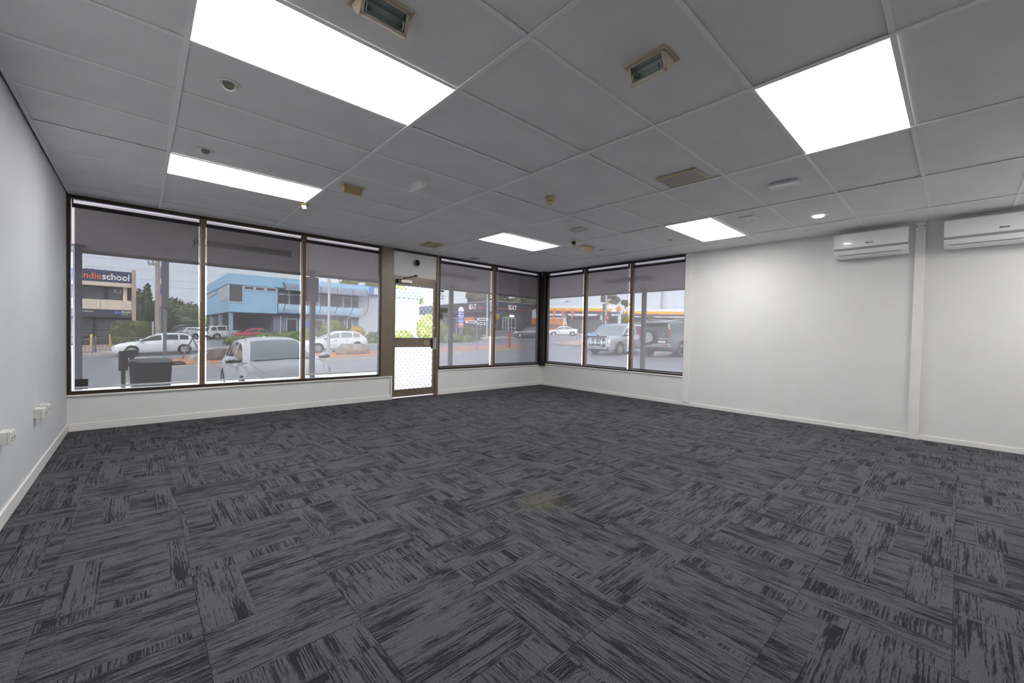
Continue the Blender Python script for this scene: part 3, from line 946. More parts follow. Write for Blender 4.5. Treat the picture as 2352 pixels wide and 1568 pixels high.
sd = thing('smoke_detector', (4.214, 1.492, CE), 'round cream smoke detector hanging from the middle of the ceiling', 'smoke detector')
MB().lathe((4.214, 1.492, CE), (0, 0, -1), [(0, 0), (.055, 0), (.055, .022), (.048, .027), (0, .027)], 28).build('base', M_CREAM, sd, smooth=40)
MB().lathe((4.214, 1.492, CE - .027), (0, 0, -1), [(.040, 0), (.040, .014), (.036, .026), (.028, .032), (0, .032)], 28).build('sensing_chamber', M_CREAM, sd, smooth=40)
for k in range(8):
    a = k * math.pi / 4
    MB().obox((4.214 + .0395 * math.cos(a), 1.492 + .0395 * math.sin(a), CE - .037), (.001, 0, 0), (-.008 * math.sin(a), .008 * math.cos(a), 0), (0, 0, .005)).build('inlet_slot', M_BLACK, sd)
M_OCH = mat('aged_sensor_plastic', (.24, .19, .11), .5)
ms = thing('motion_sensor', (2.415, 3.615, CE), 'small cream motion sensor at the corner of the left window panel light', 'sensor', rz=R(-20))
MB().prism([(-.045, -.03), (.045, -.03), (.045, .03), (-.045, .03)], -.016, .002, 'z').build('mount', M_OCH, ms, world=False, bevel=.004)
MB().prism([(-.034, -.016), (.02, -.016), (.026, -.066), (-.018, -.070)], -.024, .024, 'y').build('sensor_body', M_OCH, ms, world=False, bevel=.005)
MB().box(-.016, .022, -.0255, -.0238, -.060, -.03).build('lens', M_PALE, ms, world=False)
sc = thing('bullet_camera', (5.886, 2.534, CE), 'small black camera on a cream stalk hanging from the ceiling', 'camera', rz=R(35))
MB().cyl((0, 0, .002), (0, 0, -.012), .03, k=16).cyl((0, 0, -.012), (0, 0, -.05), .012, k=12).build('bracket', M_CREAM, sc, world=False)
MB().box(-.032, .05, -.028, .028, -.062, -.018).build('camera_body', M_BLACK, sc, world=False, bevel=.006)
MB().cyl((-.032, 0, -.042), (-.040, 0, -.045), .016, k=14).build('lens', M_INK, sc, world=False)
MB().box(-.015, .012, -.014, .014, -.11, -.062).build('stalk', M_CREAM, sc, world=False, bevel=.003)
hk = MB().tube([(4.133, 3.457, CE), (4.133, 3.457, CE - .02), (4.141, 3.452, CE - .032), (4.133, 3.448, CE - .042), (4.125, 3.45, CE - .036)], .0025, 6)
tag(hk.build('ceiling_hook', M_WHITE, origin=(4.133, 3.457, CE)), 'tiny wire hook hanging from a ceiling board before the door', 'hook')
# dark streaks above the air conditioners come from real shade; none are painted
# ================================================================ outside
def gz(x, y):
    b = -.54 + .035 * x - .007 * min(y, 36.5)
    return b + (.0095 * (y - 36.5) if y > 36.5 else 0)
def tilt(o, x, y, heading):
    """stand an object on the sloping ground, facing along heading"""
    e = .5
    n = Vector((-(gz(x + e, y) - gz(x - e, y)) / (2 * e), -(gz(x, y + e) - gz(x, y - e)) / (2 * e), 1)).normalized()
    f = Vector((math.cos(heading), math.sin(heading), 0))
    f = (f - n * f.dot(n)).normalized()
    l = n.cross(f)
    m = Matrix(((f.x, l.x, n.x), (f.y, l.y, n.y), (f.z, l.z, n.z)))
    o.rotation_euler = m.to_euler()
    o.location = (x, y, gz(x, y))

M_ASPH = mat('wet_asphalt', (.25, .25, .285), .38, noise_amt=.10, scale=1.1, spec=.6)
M_CONC = mat('concrete_kerb', (.46, .43, .40), .7, noise_amt=.12, scale=3)
M_PATH = mat('footpath_paving', (.50, .43, .39), .65, noise_amt=.10, scale=1.5)
M_MULCH = mat('orange_bark_mulch', (.55, .27, .14), .9, noise_amt=.45, scale=7, bump=.8)
M_BRICKP = mat('red_paving', (.48, .25, .20), .7, noise_amt=.18, scale=4)
M_LINE = mat('road_paint', (.75, .72, .66), .6, noise_amt=.15, scale=4)
M_LINEY = mat('yellow_paint', (.75, .52, .10), .6, noise_amt=.1)
M_LINEB = mat('blue_paint', (.12, .22, .55), .6, noise_amt=.1)

def sheet(name, m, xs_, ys_, dz=0, hole=None):
    b = MB()
    for y in ys_:
        for x in xs_:
            b.v.append((x, y, gz(x, y) + dz))
    k = len(xs_)
    for j in range(len(ys_) - 1):
        for i in range(k - 1):
            cx, cy = (xs_[i] + xs_[i + 1]) / 2, (ys_[j] + ys_[j + 1]) / 2
            if hole and hole(cx, cy):
                continue
            b.face(j * k + i, j * k + i + 1, (j + 1) * k + i + 1, (j + 1) * k + i)
    return b
gxs = [-70, -30, -8, -2, XL - .14, 2, 4, 6, XR + .16, 11, 16, 24, 34, 46, 60, 80, 110, 150]
gys = [-12, -3, 1, 3, YF + .14, 7.6, 12, 20, 28, 36.5, 46, 60, 80, 110, 160, 220]
gnd = sheet('ground', M_ASPH, gxs, gys, 0, lambda x, y: x < XR + .16 and y < YF + .14).build('ground', M_ASPH)
tag(gnd, 'wet grey asphalt car park and road sloping up to the right', 'ground', kind='structure')

def slab(name, poly, h, mtop, mside, label, cat='kerb island', kind=None, group=None):
    c = (sum(p[0] for p in poly) / len(poly), sum(p[1] for p in poly) / len(poly))
    t = thing(name, (c[0], c[1], gz(*c)), label, cat, group, kind=kind)
    n = len(poly)
    b = MB()
    inner = [(p[0] + (c[0] - p[0]) * min(1, .13 / max(.01, math.dist(p, c))), p[1] + (c[1] - p[1]) * min(1, .13 / max(.01, math.dist(p, c)))) for p in poly]
    vs = [(p[0], p[1], gz(*p) - .05) for p in poly] + [(p[0], p[1], gz(*p) + h) for p in poly] + [(p[0], p[1], gz(*p) + h) for p in inner]
    fs = [(i, (i + 1) % n, n + (i + 1) % n, n + i) for i in range(n)] + [(n + i, n + (i + 1) % n, 2 * n + (i + 1) % n, 2 * n + i) for i in range(n)]
    b.add(vs, fs)
    b.build('kerb', mside, t)
    b = MB()
    b.add([(p[0], p[1], gz(*p) + h + .01) for p in inner], [tuple(range(n))])
    b.build('surface', mtop, t)
    return t
slab('planting_island', [(1.95, 21.4), (7.9, 20.0), (12.5, 19.7), (14.3, 20.4), (14.5, 22.6), (13.2, 24.0), (8, 25.6), (2.5, 26.8), (1.8, 25.0)], .14, M_MULCH, M_CONC, 'long kerbed island of orange bark mulch behind the silver hatchback')
slab('paved_island', [(14.9, 20.6), (16, 19.7), (21.6, 19.3), (23.6, 20.6), (24.4, 23.6), (22.6, 24.7), (17, 24.3), (15.2, 23.2)], .12, M_BRICKP, M_CONC, 'red paved traffic island carrying the red post and street sign')
slab('paved_island', [(26.0, 18.5), (31, 19.5), (38, 22.5), (40, 26), (34, 25.4), (27.5, 22.6)], .12, mat('pink_paving', (.55, .37, .34), .7, noise_amt=.12), M_CONC, 'pinkish paved island seen through the right wall windows')
slab('planting_island', [(28.6, 17.4), (31.0, 16.6), (33.4, 18.0), (32.4, 19.6), (29.2, 18.9)], .22, mat('brown_mulch', (.30, .22, .17), .9, noise_amt=.3, scale=5), M_CONC, 'low brown planting bed ahead of the silver four wheel drive')
slab('footpath', [(-60, 36.5), (18, 36.3), (38, 38.6), (39.3, 41.5), (28, 40.8), (18, 39.8), (-60, 39.8)], .13, M_PATH, M_CONC, 'pale footpath along the far side of the road', 'footpath', kind='structure')
slab('footpath', [(46, 40.2), (58, 38.2), (80, 30), (84, 33), (60, 42.5), (48, 44)], .13, M_PATH, M_CONC, 'pale footpath along the front of the petrol station', 'footpath', kind='structure')
def stripe(label, pts, wd, m):
    b = MB()
    for p, q in zip(pts[:-1], pts[1:]):
        d = Vector((q[0] - p[0], q[1] - p[1], 0)).normalized()
        n = Vector((-d.y, d.x, 0)) * wd / 2
        b.add([(p[0] - n.x, p[1] - n.y, gz(*p) + .012), (q[0] - n.x, q[1] - n.y, gz(*q) + .012), (q[0] + n.x, q[1] + n.y, gz(*q) + .012), (p[0] + n.x, p[1] + n.y, gz(*p) + .012)], [(0, 1, 2, 3)])
    o = b.build('road_line', m, origin=(pts[0][0], pts[0][1], gz(*pts[0])))
    return tag(o, label, 'road line', kind='structure')
stripe('thin pale line along the middle of the road', [(-30, 30.6), (60, 31.4)], .12, M_LINE)
stripe('cream painted arrow mark on the asphalt below the first window', [(.05, 13.6), (.75, 16.2)], .22, M_LINE)
stripe('yellow line at the parking bay beside the red sedan', [(9.6, 50.6), (13.0, 49.8)], .25, M_LINEY)
stripe('blue bay marking beside the red sedan', [(10.2, 49.2), (12.2, 48.6)], .7, M_LINEB)
stripe('yellow edge line on the paved island nose', [(18.4, 19.4), (19.8, 19.35)], .3, M_LINEY)
stripe('curved dark seam line on the wet asphalt past the door', [(11.0, 17.0), (11.6, 14.8), (12.8, 12.6), (14.6, 11)], .07, mat('tar_seam', (.12, .12, .14), .3))

# ---------------------------------------------------------------- verandah
slab('verandah_paving', [(-8, YF + .17), (XR + .17, YF + .17), (XR + .17, -4), (10.6, -4), (10.6, 7.74), (-8, 7.74)], .145, mat('verandah_concrete', (.42, .40, .39), .6, noise_amt=.08), M_CONC, 'raised concrete paving under the verandah', 'paving', kind='structure')
M_SOFF = mat('soffit_paint', (.46, .39, .38), .7, noise_amt=.03, scale=1)
M_FASC = mat('fascia_paint', (.30, .26, .24), .6, noise_amt=.05)
M_POST = mat('post_paint_dark_grey', (.17, .17, .185), .5, noise_amt=.08)
SW, SV = 2.615, 2.312                       # soffit height at the wall and at the outer edge
vy, vx = 7.60, 10.43
ver = thing('verandah_roof', (vx, vy, SV), 'dark verandah roof sloping down over the windows outside', 'verandah')
b = MB()
A = [(-9, YF + .16, SW), (XR + .16, YF + .16, SW), (XR + .16, -9, SW)]
B = [(-9, vy, SV), (vx, vy, SV), (vx, -9, SV)]
b.add(A + B, [(0, 1, 4, 3), (1, 2, 5, 4)])
b.build('soffit_lining', M_SOFF, ver)
b = MB()
b.add([(-9, YF + .16, SW + .13), (XR + .16, YF + .16, SW + .13), (XR + .16, -9, SW + .13), (-9, vy + .05, SV + .13), (vx + .05, vy + .05, SV + .13), (vx + .05, -9, SV + .13)], [(0, 1, 4, 3), (1, 2, 5, 4)])
b.build('roof_sheet', mat('zinc_sheet', (.5, .5, .52), .5, metal=.4), ver)
MB().box(-9, vx + .05, vy, vy + .05, SV - .037, SV + .14).build('fascia', M_FASC, ver)
MB().box(vx, vx + .05, -9, vy, SV - .037, SV + .14).build('fascia', M_FASC, ver)
MB().box(-9, vx, vy - .03, vy, SV - .02, SV + .03).build('edge_beam', M_FASC, ver)
MB().box(vx - .03, vx, -9, vy - .03, SV - .02, SV + .03).build('edge_beam', M_FASC, ver)
def soff(x=None, y=None):
    return SW - (SW - SV) * ((y - YF - .16) / (vy - YF - .16) if y is not None else (x - XR - .16) / (vx - XR - .16))
for x0 in (1.35, 3.75, 5.6, 7.6):
    MB().add([(x0, YF + .17, SW - .003), (x0 + .012, YF + .17, SW - .003), (x0 + .012, vy - .1, soff(y=vy - .1) - .003), (x0, vy - .1, soff(y=vy - .1) - .003)], [(0, 1, 2, 3)]).build('cover_strip', M_FASC, ver)
for y0 in (3.6, 1.6, 4.9):
    MB().add([(XR + .17, y0, SW - .003), (XR + .17, y0 + .012, SW - .003), (vx - .1, y0 + .012, soff(x=vx - .1) - .003), (vx - .1, y0, soff(x=vx - .1) - .003)], [(0, 1, 2, 3)]).build('cover_strip', M_FASC, ver)
def vpost(x, y, label, top):
    z = gz(x, y)
    t = thing('verandah_post', (x, y, z), label, 'post', 'verandah posts')
    MB().box(x - .046, x + .046, y - .046, y + .046, z - .05, top).build('shaft', M_POST, t, bevel=.006)
    MB().box(x - .085, x + .085, y - .085, y + .085, top - .012, top).build('cap_plate', M_POST, t)
    MB().box(x - .075, x + .075, y - .075, y + .075, z - .05, z + .015).build('base_plate', M_POST, t)
vpost(.352, 7.36, 'dark verandah post outside at the left edge of the first window', 2.338)
vpost(3.602, 7.36, 'dark verandah post standing in front of the silver hatchback', 2.338)
vpost(6.922, 7.36, 'dark verandah post outside the window just past the door', 2.338)
vpost(10.20, 3.812, 'dark verandah post outside the right wall, left of the spare wheel', 2.338)
# sign box bolted behind the middle post
sbx = thing('hanging_sign', (3.61, 7.46, 1.75), 'dark square sign panel fixed to the post by the silver hatchback', 'sign')
MB().box(3.49, 3.735, 7.42, 7.45, 1.745, 2.235).build('panel', mat('sign_back', (.20, .18, .18), .5), sbx, bevel=.004)
MB().box(3.57, 3.64, 7.405, 7.42, 1.85, 1.90).box(3.57, 3.64, 7.405, 7.42, 2.08, 2.13).build('clamp', M_POST, sbx)
M_BATT = mat('grey_batten', (.30, .28, .28), .5, noise_amt=.05)
def batten(p0, p1, label):
    p0, p1 = Vector(p0), Vector(p1)
    t = thing('batten_light', (p0 + p1) / 2, label, 'light', 'unlit batten lights under the verandah')
    d = (p1 - p0).normalized()
    s = d.cross(Vector((0, 0, 1))).normalized()
    up = s.cross(d)
    MB().obox((p0 + p1) / 2, (p1 - p0) / 2, s * .03, up * .022).build('channel', M_BATT, t)
    MB().cyl(p0 + d * .05 - up * .042, p1 - d * .05 - up * .042, .016, k=10).build('tube', mat('dusty_tube', (.5, .49, .47), .4), t, smooth=40)
    for q in (p0, p1):
        MB().obox(q + (d if q == p0 else -d) * .014 - up * .035, d * .014, s * .024, up * .030).build('end_holder', M_BATT, t)
z63 = soff(y=6.3) - .026
batten((1.62, 6.3, z63), (2.94, 6.3, z63), 'unlit batten light outside over the middle tall window')
batten((5.62, 6.3, z63), (6.93, 6.3, z63), 'unlit batten light outside over the window past the door')
z92 = soff(x=9.2) - .026
batten((9.2, 4.27, z92), (9.2, 3.05, z92), 'unlit batten light outside over the right wall windows')

# ---------------------------------------------------------------- bin, letterbox and bits by the verandah
M_BIN = mat('dark_green_bin_plastic', (.030, .034, .034), .45, noise_amt=.1)
bx, by = 1.165, 7.38
bz = gz(bx, by) + .145
wb = thing('wheelie_bin', (bx, by, bz), 'dark wheelie bin with closed lid outside the first window', 'bin')
b = MB()
lo, hi = [(-.21, -.22), (.21, -.22), (.21, .20), (-.21, .20)], [(-.255, -.30), (.255, -.30), (.255, .26), (-.255, .26)]
b.add([(bx + p[0], by + p[1], bz + .06) for p in lo] + [(bx + p[0], by + p[1], bz + .98) for p in hi], [(3, 2, 1, 0), (4, 5, 6, 7), (0, 1, 5, 4), (1, 2, 6, 5), (2, 3, 7, 6), (3, 0, 4, 7)])
b.build('body', M_BIN, wb, bevel=.03)
MB().box(bx - .28, bx + .28, by - .33, by + .29, bz + .965, bz + 1.01).build('rim', M_BIN, wb, bevel=.012)
b = MB()
b.add([(bx - .275, by - .35, bz + 1.012), (bx + .275, by - .35, bz + 1.012), (bx + .275, by + .31, bz + 1.03), (bx - .275, by + .31, bz + 1.03), (bx - .22, by - .26, bz + 1.03), (bx + .22, by - .26, bz + 1.03), (bx + .23, by + .28, bz + 1.05), (bx - .23, by + .28, bz + 1.05)],
      [(0, 1, 5, 4), (1, 2, 6, 5), (2, 3, 7, 6), (3, 0, 4, 7), (4, 5, 6, 7), (3, 2, 1, 0)])
b.build('lid', M_BIN, wb, bevel=.008)
MB().tube([(bx + .27, by + .30, bz + .97), (bx + .42, by + .30, bz + .975), (bx + .42, by - .2, bz + .975), (bx + .27, by - .2, bz + .97)], .014).build('handle', M_BIN, wb)
for s in (-1, 1):
    MB().cyl((bx + s * .19, by + .24, bz + .10), (bx + s * .25, by + .24, bz + .10), .10, k=18).build('wheel', M_BLACK, wb, smooth=40)
lx, ly = .842, 7.36
lz = gz(lx, ly) + .14
lt = thing('bin_bracket_post', (lx, ly, lz), 'slim dark post with a rounded box head left of the wheelie bin', 'post')
MB().box(lx - .025, lx + .025, ly - .025, ly + .025, lz - .02, .50).build('shaft', M_DARK, lt)
MB().box(lx - .055, lx + .055, ly - .04, ly + .04, .475, .785).build('head', M_DARK, lt, bevel=.02)
MB().prism([(lx + .05, .71), (lx + .05, .80), (lx + .17, .80), (lx + .18, .74), (lx + .12, .66), (lx + .08, .645)][::-1], ly - .03, ly + .03, 'y').build('arm', M_DARK, lt, bevel=.012)
af = thing('sandwich_board_frame', (3.11, 26.2, gz(3.11, 26.2) + .14), 'thin metal sandwich board frame standing on the bark mulch', 'sign')
az = gz(3.11, 26.2) + .14
for s in (-1, 1):
    b = MB()
    b.tube([(3.11 + s * .42, 26.0, az), (3.11, 26.15, az + 1.08)], .022, 6).tube([(3.11 + s * .42, 26.6, az), (3.11, 26.45, az + 1.08)], .022, 6)
    b.build('leg_frame', M_POST, af)
MB().tube([(2.92, 26.1, az + .58), (3.30, 26.1, az + .58)], .012, 6).tube([(3.11, 26.15, az + 1.08), (3.11, 26.45, az + 1.08)], .022, 6).build('brace', M_STEEL, af)

def rock(x, y, sx, sy, sz, seed, label, m, rot=0, base=.14):
    rr = random.Random(seed)
    bm = bmesh.new()
    bmesh.ops.create_icosphere(bm, subdivisions=4, radius=1)
    off = Vector((rr.uniform(0, 50), rr.uniform(0, 50), rr.uniform(0, 50)))
    for v in bm.verts:
        p = v.co.copy()
        d = 1 + .22 * noise.noise(p * 1.3 + off) + .09 * noise.noise(p * 3.7 + off) + .035 * noise.noise(p * 9 + off)
        p = p * d
        p.z = max(p.z, -.35)
        p.z = min(p.z, .62 + .1 * noise.noise(Vector((p.x * 2, p.y * 2, 0)) + off))
        v.co = (p.x * sx, p.y * sy, (p.z + .35) * sz)
    for f in bm.faces:
        f.smooth = True
    me = bpy.data.meshes.new('boulder')
    bm.to_mesh(me)
    bm.free()
    me.materials.append(m)
    o = bpy.data.objects.new('boulder', me)
    COL.objects.link(o)
    o.location = (x, y, gz(x, y) + base - .05)
    o.rotation_euler = (0, 0, rot)
    return tag(o, label, 'boulder')
M_ROCK = mat('grey_brown_rock', (.33, .28, .25), .85, noise_amt=.30, scale=3.5, bump=.8)
M_ROCK2 = mat('mossy_rock', (.16, .13, .11), .9, noise_amt=.35, scale=4, bump=.8)
rock(10.35, 22.6, 1.05, .85, .62, 4, 'large flat topped grey boulder on the mulch island right of the hatchback', M_ROCK, .5)
rock(4.15, 23.6, .70, .55, .60, 9, 'dark rounded boulder on the mulch island left of the hatchback', M_ROCK2, .2)
rock(1.0, 22.3, .30, .28, .42, 12, 'small pale stone behind the wheelie bin on the mulch island', M_CONC, .2)
rock(3.0, 23.9, .22, .2, .35, 15, 'small cream stone at the end of the mulch island', M_CONC, .2)
# ---------------------------------------------------------------- cars
M_TYRE = mat('tyre_rubber', (.03, .03, .032), .8, noise_amt=.1)
M_ALLOY = mat('alloy_wheel', (.60, .60, .62), .3, metal=.7, noise_amt=.03)
M_CTRIM = mat('car_black_trim', (.035, .035, .038), .5, noise_amt=.05)
M_CGLASS = mat('car_glass', (.06, .07, .08), .06, noise_amt=0, spec=.8)
M_CGLASS2 = mat('windscreen_glass', (.25, .30, .33), .08, noise_amt=.05, spec=.8)  # paler base colour stands in for sky reflected in the windscreen
M_RED = mat('tail_lamp_red', (.36, .04, .04), .2, noise_amt=.03)
M_LAMP = mat('head_lamp', (.72, .74, .76), .1, metal=.4, noise_amt=.03)
M_AMBER = mat('amber_lens', (.7, .3, .04), .2)
M_PLATE = mat('number_plate', (.75, .74, .70), .4)

def interp(tab, t):
    if t <= tab[0][0]: return tab[0][1]
    for (a, u), (b, v) in zip(tab[:-1], tab[1:]):
        if t <= b:
            k = (t - a) / (b - a)
            k = k * k * (3 - 2 * k) * .35 + k * .65
            return u + (v - u) * k
    return tab[-1][1]

CARS = {
 'hatch': dict(L=4.37, W=1.79, H=1.435, wr=.325, wf=.895, wb=.255 - .03,
    deck=[(0, .86), (.03, .93), (.10, .96), (.45, .95), (.66, .93), (.72, .935), (.80, .90), (.90, .82), (.96, .72), (1, .62)],
    roof=[(.0, .90), (.045, 1.02), (.13, 1.32), (.20, 1.40), (.34, 1.435), (.44, 1.425), (.50, 1.39), (.53, 1.34), (.735, .93)],
    plan=[(0, .74), (.03, .86), (.10, .96), (.3, 1), (.7, .99), (.86, .94), (.95, .82), (1, .64)], ws=.515, rs=.14, side=(.13, .69), pil=[(.235, .255), (.43, .452)]),
 'suv': dict(L=4.65, W=1.80, H=1.70, wr=.36, wf=.80, wb=.20,
    deck=[(0, .95), (.03, 1.05), (.45, 1.05), (.68, 1.05), (.72, 1.06), (.85, 1.02), (.94, .97), (.975, .88), (1, .72)],
    roof=[(.0, 1.0), (.02, 1.15), (.07, 1.55), (.12, 1.64), (.36, 1.70), (.52, 1.67), (.57, 1.62), (.735, 1.06)],
    plan=[(0, .84), (.03, .93), (.10, .98), (.3, 1), (.8, .99), (.92, .94), (.98, .85), (1, .74)], ws=.565, rs=.085, side=(.08, .70), pil=[(.20, .225), (.42, .445)]),
 'offroad': dict(L=4.84, W=1.885, H=1.85, wr=.385, wf=.82, wb=.225,
    deck=[(0, 1.03), (.02, 1.10), (.45, 1.10), (.70, 1.09), (.74, 1.10), (.86, 1.07), (.95, 1.02), (.985, .92), (1, .75)],
    roof=[(.0, 1.06), (.012, 1.2), (.035, 1.68), (.06, 1.80), (.30, 1.85), (.56, 1.82), (.61, 1.76), (.735, 1.10)],
    plan=[(0, .88), (.02, .95), (.08, .985), (.3, 1), (.85, .99), (.95, .94), (1, .80)], ws=.605, rs=.05, side=(.06, .70), pil=[(.19, .215), (.40, .425)]),
 'sedan': dict(L=4.75, W=1.83, H=1.45, wr=.33, wf=.80, wb=.19,
    deck=[(0, .90), (.02, 1.0), (.10, 1.02), (.20, 1.0), (.45, .96), (.68, .93), (.72, .94), (.85, .88), (.94, .80), (1, .62)],
    roof=[(.10, .99), (.16, 1.08), (.27, 1.36), (.33, 1.42), (.45, 1.45), (.55, 1.43), (.60, 1.39), (.755, .93)],
    plan=[(0, .78), (.03, .90), (.12, .97), (.3, 1), (.8, .98), (.92, .90), (1, .68)], ws=.595, rs=.28, side=(.20, .715), pil=[(.235, .255), (.46, .48)]),
}
def make_car(kind, name, label, x, y, heading, paint, detail=1, group=None, glass=None, wheels=True, cat='car'):
    P = CARS[kind]
    L, W = P['L'], P['W']
    root = thing(name, (x, y, 0), label, cat, group)
    wr = P['wr']
    xf, xr = L / 2 - L * (1 - P['wf']) * .95 - .02 if kind == 'hatch' else L * (P['wf'] - .5), -L / 2 + L * P['wb']
    if kind == 'hatch':
        xf, xr = L / 2 - .93, -L / 2 + .80
    ar = wr + .06
    st = [-L / 2 + L * i / 60 for i in range(61)]
    for c in (xf, xr):
        st += [c + ar * math.cos(math.pi * i / 14) for i in range(15)]
    st = sorted(set(round(s, 4) for s in st))
    zbt = [(0, .46), (.015, .36), (.06, .27), (.15, .22), (.88, .20), (.96, .22), (1, .30)]
    lift = .10 if kind == 'offroad' else (.05 if kind == 'suv' else 0)
    rows = []
    for s in st:
        t = s / L + .5
        w = W / 2 * interp(P['plan'], t)
        zt = interp(P['deck'], t)
        z0 = interp(zbt, t) + lift
        zb = z0
        for c in (xf, xr):
            if abs(s - c) < ar:
                zb = max(zb, wr + math.sqrt(max(0, ar * ar - (s - c) ** 2)) - .02)
        h = zt - z0
        zs = [(.90 * w, z0), (.985 * w, z0 + .14 * h), (w, z0 + .42 * h), (.995 * w, z0 + .68 * h), (.965 * w, z0 + .88 * h), (.91 * w, z0 + .97 * h), (.70 * w, z0 + 1.0 * h + .012), (.35 * w, zt + .024), (0, zt + .028)]
        zb = min(zb, zt - .08)
        zs = [(a, max(z, zb)) for a, z in zs]
        rows.append((s, [(0, zb)] + zs))
    body = MB()
    n = len(rows[0][1])
    for sd in (1, -1):
        o = len(body.v)
        for s, pr in rows:
            body.v += [(s, sd * a, z) for a, z in pr]
        for i in range(len(rows) - 1):
            for j in range(n - 1):
                body.cur = 1 if j == 0 else 0
                body.face(o + i * n + j, o + (i + 1) * n + j, o + (i + 1) * n + j + 1, o + i * n + j + 1)
    body.cur = 0
    for i in (0, len(rows) - 1):
        s, pr = rows[i]
        body.add([(s, a, z) for a, z in pr] + [(s, -a, z) for a, z in pr[-2:0:-1]], [tuple(range(2 * n - 2))])
    body.build('body', [paint, M_CTRIM], root, world=False, smooth=38)
    # cabin
    r0, r1 = P['roof'][0][0], P['roof'][-1][0]
    ct = sorted(set([r0 + (r1 - r0) * i / 44 for i in range(45)] + [P['ws'], P['rs'], *P['side'], *[q for p in P['pil'] for q in p]]))
    parts = {k: MB() for k in ('roof', 'windscreen', 'rear_window', 'side_window', 'side_window2')}
    secs = []
    for t in ct:
        s = (t - .5) * L
        zt = interp(P['deck'], t) - .015
        zr = max(interp(P['roof'], t), zt + .004)
        w = W / 2 * interp(P['plan'], t) * (.90 if kind == 'hatch' else .915)
        hh = zr - zt
        tum = .40 if kind in ('hatch', 'sedan') else .18
        wt = w - tum * hh
        k = min(1, hh / .3)
        secs.append((s, [(w, zt), (w - tum * hh * .10, zt + .10 * hh), (w - tum * .80 * hh, zt + .82 * hh), (wt - (.05 if kind == 'hatch' else .035 * k), zt + .95 * hh), (wt - (.135 if kind == 'hatch' else .09 * k), zr), (wt * .52, zr + .022 * k), (0, zr + .03 * k)]))
    for sd in (1, -1):
        for (ta, A), (tb, B) in zip(zip(ct[:-1], secs[:-1]), zip(ct[1:], secs[1:])):
            tm = (ta + tb) / 2
            for j in range(6):
                key = 'roof'
                if j == 1:
                    if P['side'][0] < tm < P['side'][1] and not any(a < tm < b for a, b in P['pil']) and (A[1][2][1] - A[1][0][1]) > .05:
                        key = 'side_window' if sd > 0 else 'side_window2'
                elif j >= 4:
                    if tm > P['ws']: key = 'windscreen'
                    elif tm < P['rs']: key = 'rear_window'
                q = [(A[0], sd * A[1][j][0], A[1][j][1]), (B[0], sd * B[1][j][0], B[1][j][1]), (B[0], sd * B[1][j + 1][0], B[1][j + 1][1]), (A[0], sd * A[1][j + 1][0], A[1][j + 1][1])]
                parts[key].add(q, [(0, 1, 2, 3)])
    for k, b in parts.items():
        if b.f:
            b.build('roof' if k == 'roof' else k.rstrip('2'), paint if k == 'roof' else (glass or (M_CGLASS2 if k == 'windscreen' else M_CGLASS)), root, world=False, smooth=38)
    # wheels
    if wheels:
        for c in (xf, xr):
            for sd in (1, -1):
                yy = sd * (W / 2 - .115)
                wl = MB().lathe((c, yy - sd * .10, wr), (0, sd, 0), [(wr * .62, 0), (wr * .95, .0), (wr, .04), (wr, .17), (wr * .95, .205), (wr * .70, .212), (wr * .66, .19)], 28).build('wheel', M_TYRE, root, world=False, smooth=40)
                rim = MB().lathe((c, yy - sd * .10, wr), (0, sd, 0), [(wr * .67, .195), (wr * .62, .20), (wr * .58, .13), (wr * .2, .13), (wr * .17, .18), (0, .185)], 24)
                if detail:
                    for k in range(7):
                        a = 2 * math.pi * k / 7
                        d = Vector((math.cos(a), 0, math.sin(a)))
                        e = Vector((-math.sin(a), 0, math.cos(a)))
                        rim.obox(Vector((c, yy + sd * .083, wr)) + d * wr * .39, d * wr * .24, e * wr * .06, Vector((0, .012, 0)))
                rim.build('rim', M_ALLOY, wl, world=False, smooth=40)
    def dz(t): return interp(P['deck'], t)
    def ww(t): return W / 2 * interp(P['plan'], t)
    # mirrors
    tm = P['roof'][-1][0] - .05
    for sd in (1, -1):
        c = (( tm - .5) * L, sd * (ww(tm) + .09), dz(tm) + .07)
        m = MB().ball(c, .075, .13, .075, 14, 8).build('mirror', paint, root, world=False, smooth=60)
        MB().ball((c[0] + .005, c[1], c[2] - .025), .075, .118, .056, 14, 8).obox((c[0] - .01, c[1] - sd * .12, c[2] - .05), (.03, 0, 0), (0, .05, 0), (0, 0, .02)).build('mirror_base', M_CTRIM, m, world=False, smooth=60)
    if detail:
        for sd in (1, -1):
            for t in ((.36, .53) if kind != 'offroad' else (.34, .53)):
                MB().obox(((t - .5) * L, sd * (ww(t) * .985), dz(t) - .10), (.085, 0, 0), (0, .022, 0), (0, 0, .016)).build('door_handle', paint if kind != 'hatch' else M_CHROME, root, world=False, bevel=.006)
    # lamps
    zf, zr_ = dz(.955) - .05, dz(.0) + .0
    for sd in (1, -1):
        b = MB()
        pts = []
        for t, zz, hgt in ((.985, .0, .05), (.96, .02, .07), (.925, .03, .075), (.885, .035, .05)):
            s = (t - .5) * L
            zc = dz(t) - .10 + zz
            pts.append(((s + .012, sd * (ww(t) * .985 + .006), zc - hgt), (s + .012, sd * (ww(t) * .93 + .006), zc + hgt)))
        for p, q in zip(pts[:-1], pts[1:]):
            b.add([p[0], q[0], q[1], p[1]], [(0, 1, 2, 3)])
        s = (.985 - .5) * L
        zc = dz(.985) - .10
        b.obox((s + .02, sd * ww(.985) * .76, zc), (.02, 0, 0), (0, ww(.985) * .20, 0), (0, 0, .055))
        b.build('headlamp', M_LAMP, root, world=False)
        s = -.5 * L
        hz = (.36 if kind == 'offroad' else .11)
